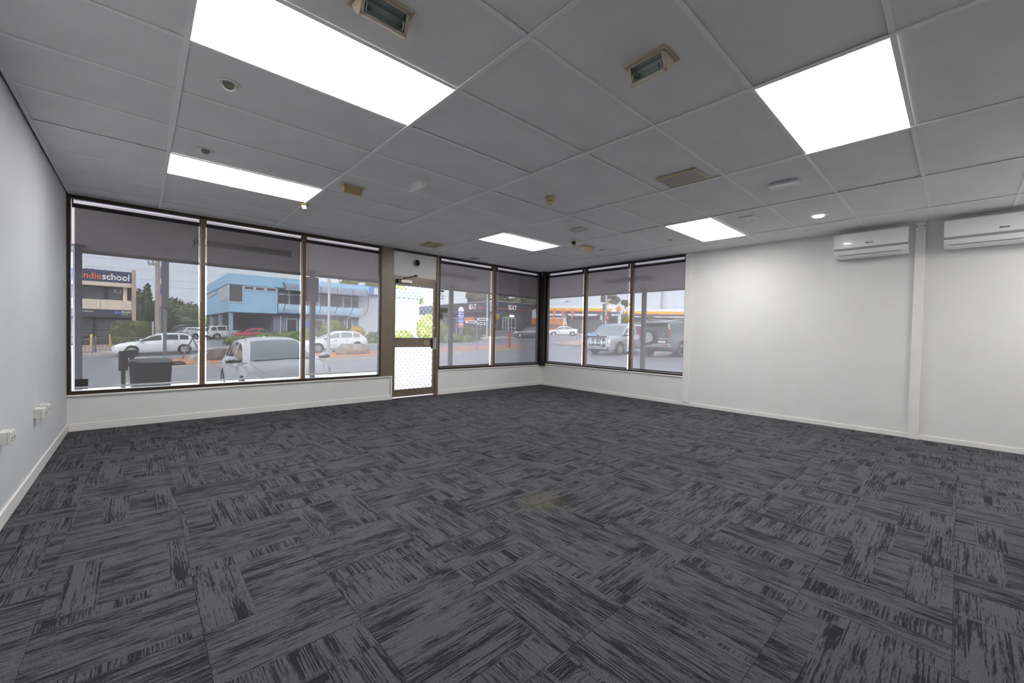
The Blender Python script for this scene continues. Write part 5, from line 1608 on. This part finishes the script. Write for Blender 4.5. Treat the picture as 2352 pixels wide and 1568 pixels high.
for k, x in enumerate((-10.0, -6.3)):
    p = Matrix.Rotation(ang, 3, 'Z') @ Vector((x, 1.2, 0)) + cs_.location
    z = gz(p.x, p.y)
    t = thing('fuel_pump', (p.x, p.y, z), ['yellow framed fuel pump by the left canopy column', 'yellow framed fuel pump right of the left canopy column'][k], 'fuel pump', 'fuel pumps under the canopy', rz=ang)
    MB().box(-.55, .55, -.3, .3, .15, 1.9).build('cabinet', M_CANW, t, world=False, bevel=.03)
    MB().box(-.45, .45, -.32, -.3, .9, 1.6).build('display', mat('pump_red', (.65, .25, .18), .4), t, world=False)
    for s in (-.75, .75):
        MB().tube([(s, -.5, 0), (s, -.5, 1.1)], .12, 8).build('guard_post', mat('guard_yellow', (.80, .68, .10), .5), t, world=False)
    MB().box(-.8, .8, -.5, .5, 0, .15).build('plinth', M_CONC, t, world=False)
M_FLAG = mat('orange_flag', (.82, .20, .10), .6, noise_amt=.05)
for k, (x, y, zb) in enumerate(((56.37, 48.35, 3.9), (57.54, 47.3, 4.0), (58.85, 46.1, 3.75))):
    z = gz(x, y)
    t = thing('feather_flag', (x, y, z), ['orange feather flag at the petrol station, nearest the glazed corner post', 'orange feather flag at the petrol station, middle of the three', 'orange feather flag at the petrol station, standing clear of the orange barrier'][k], 'flag', 'orange feather flags', rz=ang)
    MB().tube([(0, 0, 0), (0, 0, 4.9), (.12, 0, 5.4), (.35, 0, 5.72 - z + 1.2)], .03, 6).build('pole', M_STEEL, t, world=False)
    h0, h1 = zb - z, 5.85 - z
    MB().prism([(.02, h0), (.10, h0), (.42, h1 - .9), (.52, h1 - .25), (.38, h1), (.16, h1 - .1), (.02, h1 - .6)], -.012, .012, 'y').build('banner', M_FLAG, t, world=False)
ob = thing('orange_barrier', (57.4, 48.9, gz(57.4, 48.9)), 'orange hoarding with a white top rail at the petrol station', 'barrier', rz=ang)
zb_ = gz(57.4, 48.9)
MB().box(-4.2, 1.6, .0, .08, .2, 2.75).build('panel', mat('orange_hoarding', (.85, .27, .07), .6), ob, world=False)
MB().box(-4.3, 1.75, -.05, .13, 2.75, 2.92).box(1.6, 1.75, -.05, .13, 0, 2.75).build('white_rail', M_CANW, ob, world=False)
MB().box(-4.0, 1.0, -.04, 0, .9, 1.7).build('dark_print', mat('dark_print', (.25, .16, .14), .6), ob, world=False)
dk = thing('dark_screen_wall', (60.3, 46.2, gz(60.3, 46.2)), 'dark screen fence behind the white sedan at the petrol station', 'fence', rz=ang)
for k in range(6):
    MB().box(-1.5 + k * 1.25, -.3 + k * 1.25, 0, .08, 0, 2.55).build('panel', mat('dark_screen', (.12, .12, .125), .7), dk, world=False)

# person at the pumps
def person(x, y):
    z = gz(x, y)
    t = thing('person', (x, y, z), 'person in orange and lime work shirt standing by the fuel pumps', 'person', rz=R(200))
    J = {'pelvis': (0, 0, .93, .14, .12), 'waist': (0, 0, 1.08, .13, .11), 'chest': (0, -.02, 1.30, .17, .12), 'neck': (0, -.01, 1.49, .055, .055), 'headb': (0, .02, 1.58, .075, .085), 'headt': (0, .02, 1.72, .07, .085),
         'shl': (.18, -.01, 1.41, .06, .06), 'ell': (.25, -.02, 1.15, .045, .045), 'wrl': (.23, .10, .93, .032, .032), 'hdl': (.22, .15, .86, .035, .022),
         'shr': (-.18, -.01, 1.41, .06, .06), 'elr': (-.25, .02, 1.15, .045, .045), 'wrr': (-.22, .16, .98, .032, .032), 'hdr': (-.20, .22, .93, .035, .022),
         'hpl': (.09, 0, .88, .09, .09), 'knl': (.11, .02, .49, .062, .062), 'anl': (.11, -.02, .09, .045, .045), 'tol': (.12, .14, .04, .04, .03),
         'hpr': (-.09, 0, .88, .09, .09), 'knr': (-.11, .05, .49, .062, .062), 'anr': (-.12, .0, .09, .045, .045), 'tor': (-.13, .16, .04, .04, .03)}
    E = [('pelvis', 'waist'), ('waist', 'chest'), ('chest', 'neck'), ('neck', 'headb'), ('headb', 'headt'), ('chest', 'shl'), ('shl', 'ell'), ('ell', 'wrl'), ('wrl', 'hdl'), ('chest', 'shr'), ('shr', 'elr'), ('elr', 'wrr'), ('wrr', 'hdr'),
         ('pelvis', 'hpl'), ('hpl', 'knl'), ('knl', 'anl'), ('anl', 'tol'), ('pelvis', 'hpr'), ('hpr', 'knr'), ('knr', 'anr'), ('anr', 'tor')]
    ks = list(J)
    me = bpy.data.meshes.new('body')
    me.from_pydata([J[k][:3] for k in ks], [(ks.index(a), ks.index(b)) for a, b in E], [])
    o = bpy.data.objects.new('body', me)
    COL.objects.link(o)
    o.parent = t
    o.modifiers.new('skin', 'SKIN')
    for i, k in enumerate(ks):
        me.skin_vertices[0].data[i].radius = J[k][3:]
    me.skin_vertices[0].data[0].use_root = True
    o.modifiers.new('sub', 'SUBSURF').levels = 1
    m = bpy.data.materials.new('work_clothes')
    m.use_nodes = True
    n = m.node_tree
    tc = n.nodes.new('ShaderNodeTexCoord')
    sp = n.nodes.new('ShaderNodeSeparateXYZ')
    cr = n.nodes.new('ShaderNodeValToRGB')
    cr.color_ramp.interpolation = 'CONSTANT'
    el = cr.color_ramp.elements
    el[0].position, el[0].color = 0, (.03, .03, .04, 1)
    el[1].position, el[1].color = .445, (.60, .13, .05, 1)
    for p, c in ((.66, (.45, .70, .08, 1)), (.755, (.45, .28, .2, 1))):
        e = el.new(p)
        e.color = c
    dv = n.nodes.new('ShaderNodeMath')
    dv.operation = 'DIVIDE'
    dv.inputs[1].default_value = 2
    n.links.new(tc.outputs['Object'], sp.inputs[0])
    n.links.new(sp.outputs[2], dv.inputs[0])
    n.links.new(dv.outputs[0], cr.inputs['Fac'])
    n.links.new(cr.outputs['Color'], n.nodes['Principled BSDF'].inputs['Base Color'])
    me.materials.append(m)
    MB().ball((0, .0, 1.70), .095, .105, .085, 12, 8).build('hair', mat('dark_hair', (.03, .02, .015), .7), t, world=False, smooth=60)
    fc = MB().ball((.032, .098, 1.655), .010, .008, .008, 6, 4).ball((-.032, .098, 1.655), .010, .008, .008, 6, 4).build('eyes', M_INK, t, world=False)
    MB().ball((0, .112, 1.625), .013, .02, .02, 6, 4).build('nose', mat('skin_tone', (.45, .28, .2), .6), t, world=False)
    for s, (hx, hy, hz) in ((1, J['hdl'][:3]), (-1, J['hdr'][:3])):
        b = MB()
        for f, (dx_, ln) in enumerate(((-.026, .07), (-.009, .08), (.009, .075), (.024, .06))):
            b.tube([(hx + dx_, hy, hz), (hx + dx_, hy + .02, hz - ln * .6), (hx + dx_, hy + .012, hz - ln)], .008, 5)
        b.tube([(hx - s * .03, hy, hz + .02), (hx - s * .05, hy + .02, hz - .02)], .009, 5)
        b.build('fingers', MATS['skin_tone'], t, world=False)
person(68.6, 47.9)
# ---------------------------------------------------------------- street furniture
def gpole(name, x, y, top, r0, r1, m, label, cat='pole', base=True, h0=0):
    z = gz(x, y)
    t = thing(name, (x, y, z), label, cat)
    MB().cyl((x, y, z - .05), (x, y, top), r0, r1, 14).build('shaft', m, t, smooth=40)
    if base:
        MB().box(x - r0 * 1.8, x + r0 * 1.8, y - r0 * 1.8, y + r0 * 1.8, z - .05, z + .16 + h0).build('base_plate', m, t)
    return t
M_TIMB = mat('weathered_timber', (.36, .31, .28), .85, noise_amt=.2, scale=3)
M_GALV = mat('galvanised_steel', (.50, .52, .56), .5, metal=.3, noise_amt=.05)
up = gpole('utility_pole', 2.22, 46.8, 9.2, .26, .19, M_TIMB, 'tall timber and steel power pole behind the pylon sign', base=False)
MB().box(1.5, 2.9, 46.55, 46.65, 6.55, 6.75).build('cross_arm', M_TIMB, up)
for x in (1.55, 1.85, 2.6):
    MB().cyl((x, 46.6, 6.75), (x, 46.6, 6.95), .05, k=8).build('insulator', M_POST, up)
MB().cyl((1.86, 46.6, gz(2, 46) ), (1.86, 46.6, 1.6), .07, k=8).build('conduit', M_GALV, up)
py = thing('pylon_sign', (2.21, 33.35, gz(2.2, 33.3)), 'dark pylon sign seen edge on by the far kerb in the first window', 'sign')
MB().box(2.12, 2.30, 33.25, 33.45, gz(2.2, 33.3) - .05, 2.45).build('post', M_POST, py)
MB().box(2.02, 2.40, 33.1, 34.6, 2.42, 6.4).build('cabinet', mat('pylon_side', (.11, .11, .13), .5), py, bevel=.02)
for k, (z0, z1, c) in enumerate(((5.0, 5.5, (.8, .8, .85)), (4.35, 4.95, (.10, .14, .5)), (3.9, 4.3, (.8, .72, .7)), (3.3, 3.85, (.10, .12, .45)), (2.5, 3.25, (.7, .3, .28)))):
    MB().box(1.995, 2.02, 33.15, 34.55, z0, z1).build('sign_panel', mat('pylon_face_%d' % k, c, .4), py)
lp = gpole('lamp_post', 9.83, 25.4, 8.5, .085, .07, M_GALV, 'pale grey street lamp post standing in the mulch island', h0=.1)
MB().tube([(9.83, 25.4, 8.4), (9.83, 26.6, 8.7), (9.83, 28.0, 8.75)], .05, 8).build('outreach_arm', M_GALV, lp)
MB().box(9.7, 9.96, 27.6, 28.6, 8.66, 8.8).build('lantern', M_GALV, lp)
l2 = gpole('lamp_post', 36.2, 42.3, 9.0, .12, .09, M_GALV, 'pale lamp post in front of the charcoal rental building')
MB().tube([(36.2, 42.3, 8.9), (36.2, 41.0, 9.2), (36.2, 39.6, 9.25)], .05, 8).build('outreach_arm', M_GALV, l2)
tb = MB().box(36.0, 36.15, 42.0, 42.15, gz(36, 42), gz(36, 42) + 1.2).build('marker', M_LINEY, l2)
sp_ = gpole('street_sign', 17.35, 19.9, 2.15, .035, .03, mat('blue_grey_post', (.22, .22, .40), .5), 'slim post with three white street name blades past the door', 'sign', h0=.05)
for (a, b_, z0, z1) in ((-.74, .02, 1.80, 1.96), (.02, .74, 1.97, 2.13), (.02, .54, 1.72, 1.86)):
    bd = MB().obox((17.35 + (a + b_) / 2 * .78, 19.9 - (a + b_) / 2 * .62, (z0 + z1) / 2), ((b_ - a) / 2 * .78, -(b_ - a) / 2 * .62, 0), (.008, .01, 0), (0, 0, (z1 - z0) / 2)).build('name_blade', M_WHL, sp_)
    MB().obox((17.35 + (a + b_) / 2 * .78 - .014, 19.9 - (a + b_) / 2 * .62 - .017, (z0 + z1) / 2), ((b_ - a) / 2 * .55, -(b_ - a) / 2 * .44, 0), (.002, .002, 0), (0, 0, .03)).build('street_lettering', M_INK, bd)
rp = gpole('marker_post', 20.95, 20.65, 1.22, .085, .085, mat('faded_red_post', (.42, .12, .10), .6), 'faded red marker post standing on the red paved island', h0=-.02)
MB().lathe((20.95, 20.65, 1.22), (0, 0, 1), [(.085, 0), (.06, .05), (0, .07)], 14).build('cap', MATS['faded_red_post'], rp)
so = gpole('stop_sign_post', 38.97, 24.9, 6.3, .12, .10, M_GALV, 'grey pole with a red stop sign seen through the right wall windows', 'sign')
ns = Vector((.25, -.97, 0))
MB().lathe((39.12, 24.78, 3.1), ns, [(0, 0), (.44, 0), (.44, .02), (0, .02)], 8).build('stop_plate', mat('stop_red', (.55, .05, .06), .5), so)
stx = MB().lathe((39.12, 24.78, 3.1), -ns, [(0, .0), (.46, 0), (.46, .01), (0, .01)], 8).build('plate_back', M_GALV, so)
text('lettering', 'STOP', .30, M_WHL, so, frame_mtx(Vector((39.126, 24.755, 3.1)) + ns * .024 - so.location, (.97, .25, 0), (0, 0, 1)), bold=.004)
MB().box(38.98, 39.22, 24.7, 24.9, 4.55, 5.05).build('amber_box', mat('amber_box', (.75, .42, .12), .5), so)
MB().box(38.62, 38.86, 24.95, 25.1, 3.9, 4.6).build('grey_box', M_GREYD, so)
tt = thing('totem_sign', (27.2, 35.7, gz(27.2, 35.7)), 'round topped blue and white totem sign with a red foot past the door', 'sign', rz=R(-38))
zt0 = gz(27.2, 35.7)
tz = lambda z: z - zt0
MB().box(-.30, .30, -.06, .06, tz(3.50), tz(3.56)).build('white_band', M_WHL, tt, world=False)
MB().prism([(.31 * math.cos(a * PI / 12), tz(3.56) + .46 * math.sin(a * PI / 12)) for a in range(13)], -.06, .06, 'y').build('white_cap', M_WHL, tt, world=False)
MB().box(-.31, .31, -.06, .06, tz(3.05), tz(3.50)).build('blue_panel', mat('totem_blue', (.10, .15, .48), .5), tt, world=False)
MB().box(-.31, .31, -.062, .06, tz(2.98), tz(3.05)).build('white_band', M_WHL, tt, world=False)
MB().box(-.31, .31, -.06, .06, tz(2.20), tz(2.98)).build('blue_panel', mat('totem_blue2', (.16, .22, .55), .5), tt, world=False)
MB().box(-.31, .31, -.06, .06, tz(1.72), tz(2.20)).build('red_panel', mat('totem_red', (.70, .18, .20), .5), tt, world=False)
MB().box(-.22, .22, -.05, .05, 0, tz(1.72)).build('foot', M_GREYD, tt, world=False)
MB().cyl((-.15, -.065, tz(3.28)), (-.15, -.06, tz(3.28)), .09, k=14).box(-.02, .26, -.064, -.06, tz(3.24), tz(3.31)).box(-.2, .2, -.064, -.06, tz(2.78), tz(2.84)).box(-.18, .18, -.064, -.06, tz(2.36), tz(2.42)).box(-.2, .2, -.064, -.06, tz(2.02), tz(2.12)).build('panel_print', M_WHL, tt, world=False)
# overhead cables
def cable(p, q, sag, label):
    p, q = Vector(p), Vector(q)
    pts = [p.lerp(q, i / 24) - Vector((0, 0, sag * 4 * (i / 24) * (1 - i / 24))) for i in range(25)]
    tag(MB().tube(pts, .007, 5).build('overhead_cable', M_POST, origin=p), label, 'cable', 'overhead cables')
for k, z in enumerate((6.95, 6.2, 5.3, 4.7)):
    cable((-40, 48 + k * .2, z - .3), (2.22, 46.6, z), .5, 'thin overhead cable running left from the power pole, number %s from the top' % ['one', 'two', 'three', 'four'][k])
    cable((2.22, 46.6, z), (72, 37.5, z + 2.6), .6, 'thin overhead cable running right from the power pole, number %s from the top' % ['one', 'two', 'three', 'four'][k])
wt = thing('water_tower', (115.7, 56.7, gz(115.7, 56.7)), 'pale tall tower in the haze above the petrol station', 'tower')
zw = gz(115.7, 56.7)
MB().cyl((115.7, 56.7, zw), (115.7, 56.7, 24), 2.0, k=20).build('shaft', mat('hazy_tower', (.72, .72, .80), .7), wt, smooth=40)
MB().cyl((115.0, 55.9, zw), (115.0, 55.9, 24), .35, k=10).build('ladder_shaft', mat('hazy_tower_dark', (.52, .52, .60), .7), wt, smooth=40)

# ---------------------------------------------------------------- planting
F_HEDGE = foliage_mat('hedge_leaves', (.07, .09, .05), (.22, .24, .10))
F_OLIVE = foliage_mat('olive_leaves', (.12, .15, .05), (.32, .34, .14))
F_YEL = foliage_mat('yellow_leaves', (.36, .28, .06), (.62, .48, .14))
F_JUN = foliage_mat('juniper_leaves', (.08, .12, .05), (.28, .33, .14))
F_TREE = foliage_mat('dark_tree_leaves', (.075, .095, .065), (.18, .20, .12), .5)
F_GUM = foliage_mat('gum_leaves', (.15, .145, .11), (.32, .31, .22), .5)
M_BARK = mat('bark', (.16, .12, .09), .9, noise_amt=.3)
def foliage(name, blobs, n, leaf, m, label, cat, seed, trunk=None, base=None, kind=None, square=None):
    """crown of real leaf blades around displaced cores; blobs are (x, y, z, rx, ry, rz)"""
    rr = random.Random(seed)
    x = sum(b[0] for b in blobs) / len(blobs)
    y = sum(b[1] for b in blobs) / len(blobs)
    z = gz(x, y) if base is None else base
    t = thing(name, (x, y, z), label, cat)
    b = MB()
    tot = sum(q[3] * q[5] + q[4] * q[5] for q in blobs)
    off = Vector((rr.uniform(0, 90), rr.uniform(0, 90), 0))
    def surf(q, d):
        p = Vector((d.x, d.y, d.z))
        if square:
            mx = max(abs(p.x), abs(p.y), abs(p.z))
            p = p.lerp(p / mx, square)
        k = 1 + .20 * noise.noise(p * 2.2 + off) + .10 * noise.noise(p * 5 + off) if not square else 1 + .04 * noise.noise(p * 5 + off)
        return Vector((q[0] + p.x * q[3] * k, q[1] + p.y * q[4] * k, q[2] + p.z * q[5] * k))
    for q in blobs:
        nu, nv = 22, 14
        o = len(b.v)
        for j in range(nv + 1):
            th = PI * j / nv
            for i in range(nu):
                a = 2 * PI * i / nu
                b.v.append(tuple(surf((q[0], q[1], q[2], q[3] * .93, q[4] * .93, q[5] * .93), Vector((math.sin(th) * math.cos(a), math.sin(th) * math.sin(a), -math.cos(th))))))
        for j in range(nv):
            for i in range(nu):
                b.face(o + j * nu + i, o + j * nu + (i + 1) % nu, o + (j + 1) * nu + (i + 1) % nu, o + (j + 1) * nu + i)
        for k in range(int(n * (q[3] * q[5] + q[4] * q[5]) / tot)):
            d = Vector((rr.gauss(0, 1), rr.gauss(0, 1), rr.gauss(0, 1))).normalized()
            p = surf(q, d) + d * rr.uniform(-.06, .05) * min(q[3], q[5])
            nrm = (d + Vector((rr.gauss(0, .5), rr.gauss(0, .5), rr.gauss(0, .5)))).normalized()
            u = nrm.orthogonal().normalized()
            u = (Matrix.Rotation(rr.uniform(0, 6.28), 3, nrm) @ u)
            v = nrm.cross(u)
            s = leaf * rr.uniform(.6, 1.3)
            b.add([p - u * s, p + v * s * .45, p + u * s, p - v * s * .45], [(0, 1, 2, 3)])
    o = b.build('foliage', m, t)
    o['kind'] = 'stuff'
    if trunk:
        tk = MB()
        for (p, q_, r0, r1) in trunk:
            tk.cyl(p, q_, r0, r1, 8)
        tk.build('trunk', M_BARK, t, smooth=50)
    return t
foliage('clipped_hedge', [(.55, 48.6, .55, 1.40, .95, 1.05)], 2600, .10, F_HEDGE, 'big clipped box hedge left of the power pole', 'hedge', 1, square=.75)
g = gz(1.7, 72)
foliage('tree', [(1.7, 72.4, 3.4, .55, .55, 3.4)], 700, .22, F_TREE, 'slim conifer rising behind the clipped hedge', 'tree', 2, trunk=[((1.7, 72.4, g), (1.7, 72.4, 1.5), .15, .1)])
foliage('tree', [(.4, 79, 3.2, 2.2, 2, 3.2), (2.7, 80, 2.4, 2.0, 2, 2.4), (3.9, 79, 1.4, 1.6, 1.6, 2.0)], 1600, .3, F_TREE, 'broad dark tree between the school building and the power pole', 'tree', 3, trunk=[((.4, 79, gz(0, 79)), (.4, 79, 1), .25, .2)])
foliage('tree', [(6.4, 124, 3.7, 3.2, 2.5, 4.3), (4.7, 125, 5.4, 1.6, 1.5, 2.3)], 1300, .35, F_TREE, 'distant tree just right of the pylon sign', 'tree', 4, trunk=[((6.4, 124, gz(6, 124)), (6.4, 124, 2), .3, .2)])
foliage('tree', [(9.6, 111, 3.0, 3.4, 2.5, 3.2), (13, 110, 3.1, 3.0, 2.5, 3.4), (16, 111, 2.6, 3, 2.5, 3.2)], 1600, .35, F_TREE, 'distant tree row left of the blue building', 'tree', 5, trunk=[((10, 111, gz(10, 111)), (10, 111, 1), .3, .2)])
foliage('tree', [(-3.4, 70.0, 6.75, 1.9, 1.5, 1.2)], 500, .3, F_OLIVE, 'tree top showing over the school sign', 'tree', 6, trunk=[((-3.4, 70, gz(-3, 70)), (-3.4, 70, 6), .2, .15)])
foliage('tree', [(36, 84, 10.5, 4.5, 3.5, 2.6), (41, 83, 9.8, 4.2, 3.5, 2.6), (46, 84, 8.6, 4, 3.5, 2.2)], 2200, .35, F_OLIVE, 'spreading olive tree behind the roof of the blue building', 'tree', 7, trunk=[((40, 84, gz(40, 84)), (40, 84, 8), .4, .3)])
foliage('tree', [(52.2, 65.0, 8.9, 2.6, 2.6, 2.6), (55.3, 62.6, 8.7, 2.0, 2, 1.6), (53, 64.2, 10.6, 1.8, 1.8, 1.4), (55.7, 61.7, 10.4, 1.3, 1.3, .8)], 1700, .3, F_GUM, 'loose gum tree behind the charcoal building roof, beside the window mullion', 'tree', 8, trunk=[((53, 64.4, gz(53, 64)), (53, 64.4, 8), .3, .22), ((53, 64.4, 7.5), (55, 62.4, 9.5), .15, .1)])
foliage('tree', [(59, 61, 7.4, 2.4, 2.4, 1.2), (61.2, 59.2, 7.5, 2.0, 2, 1.3)], 1000, .3, F_GUM, 'round gum tree behind the charcoal building, next to the corner post', 'tree', 9, trunk=[((60, 60, gz(60, 60)), (60, 60, 7), .3, .22)])
foliage('tree', [(102.0, 69.3, 12.0, 1.0, 1.0, 1.6), (103.4, 68.0, 12.7, 1.5, 1.5, .8), (104.6, 67, 11.6, 1.1, 1.1, 1.0), (103.8, 67.6, 10.7, 1.2, 1.2, .9)], 1200, .28, F_GUM, 'open gum tree above the petrol station canopy, the bigger one', 'tree', 10, trunk=[((103.4, 68, gz(103, 68)), (103.4, 68, 11), .3, .15), ((103.4, 68, 9.5), (101.8, 69.6, 11), .12, .08)])
foliage('tree', [(106.3, 65.2, 10.9, 1.0, 1.0, .8), (106.9, 64.7, 10.5, .9, .9, .7)], 500, .25, F_GUM, 'small gum crown above the petrol station canopy, right of the bigger one', 'tree', 11, trunk=[((106.4, 65, gz(106, 65)), (106.4, 65, 10.5), .25, .15)])
foliage('tree', [(101.7, 83, 10.7, 1.9, 1.9, .9)], 500, .28, F_GUM, 'low tree crown over the canopy roof near the glazed corner', 'tree', 12, trunk=[((101.7, 83, gz(101, 83)), (101.7, 83, 10), .25, .15)])
foliage('tree', [(92, 62, 4.8, 2.5, 2.5, 2.4), (95, 58, 4.6, 3.0, 3, 2.2), (98, 53, 4.4, 3, 3, 2.1)], 900, .35, F_TREE, 'dark trees in the gap under the petrol canopy end', 'tree', 13, trunk=[((94, 60, gz(94, 60)), (94, 60, 4), .25, .2)])
foliage('shrub', [(8.6, 46.6, -.15, 1.6, 1.3, .6), (10.6, 45.6, .05, 1.7, 1.3, .75), (12.4, 44.9, .2, 1.6, 1.3, .75), (14.3, 45.0, .35, 1.6, 1.3, .9)], 2200, .12, F_JUN, 'low spreading juniper in front of the red sedan', 'shrub', 14)
foliage('shrub', [(18.5, 50.3, 1.15, 1.5, 1.4, 1.25)], 1100, .13, F_OLIVE, 'rounded olive shrub right of the middle verandah post', 'shrub', 15)
foliage('shrub', [(20.7, 48.6, .75, .95, .9, .95)], 600, .10, F_YEL, 'round yellow shrub against the pale end of the blue building', 'shrub', 16)
foliage('shrub', [(16.4, 44.0, .25, .85, .8, .7)], 500, .10, F_YEL, 'low yellow shrub behind the middle verandah post', 'shrub', 17)
foliage('shrub', [(18.2, 37.6, .35, .95, .8, .72)], 700, .09, F_JUN, 'round dark green shrub at the kerb beside the wide brown post', 'shrub', 18)
foliage('shrub', [(21.2, 37.6, .5, 1.2, .8, .85), (24.1, 37.2, 1.5, 1.45, 1.1, 1.6), (25.0, 36.2, 1.1, .9, .9, 1.2)], 1800, .12, F_OLIVE, 'large pale green shrub seen through the door and the window past it', 'shrub', 19)
foliage('shrub', [(25.6, 34.9, .35, 1.2, .8, .7), (26.9, 34.3, .3, .9, .7, .55)], 1400, .11, F_JUN, 'low juniper spreading at the foot of the verandah post past the door', 'shrub', 20)
foliage('clipped_hedge', [(29.6, 37.3, .9, 1.5, .9, .95)], 1200, .10, F_HEDGE, 'dark clipped hedge beside the totem sign', 'hedge', 21, square=.6)
foliage('shrub', [(30.6, 18.1, .95, 1.1, .8, .45)], 500, .09, F_HEDGE, 'low shrub on the brown bed left of the silver four wheel drive', 'shrub', 22)
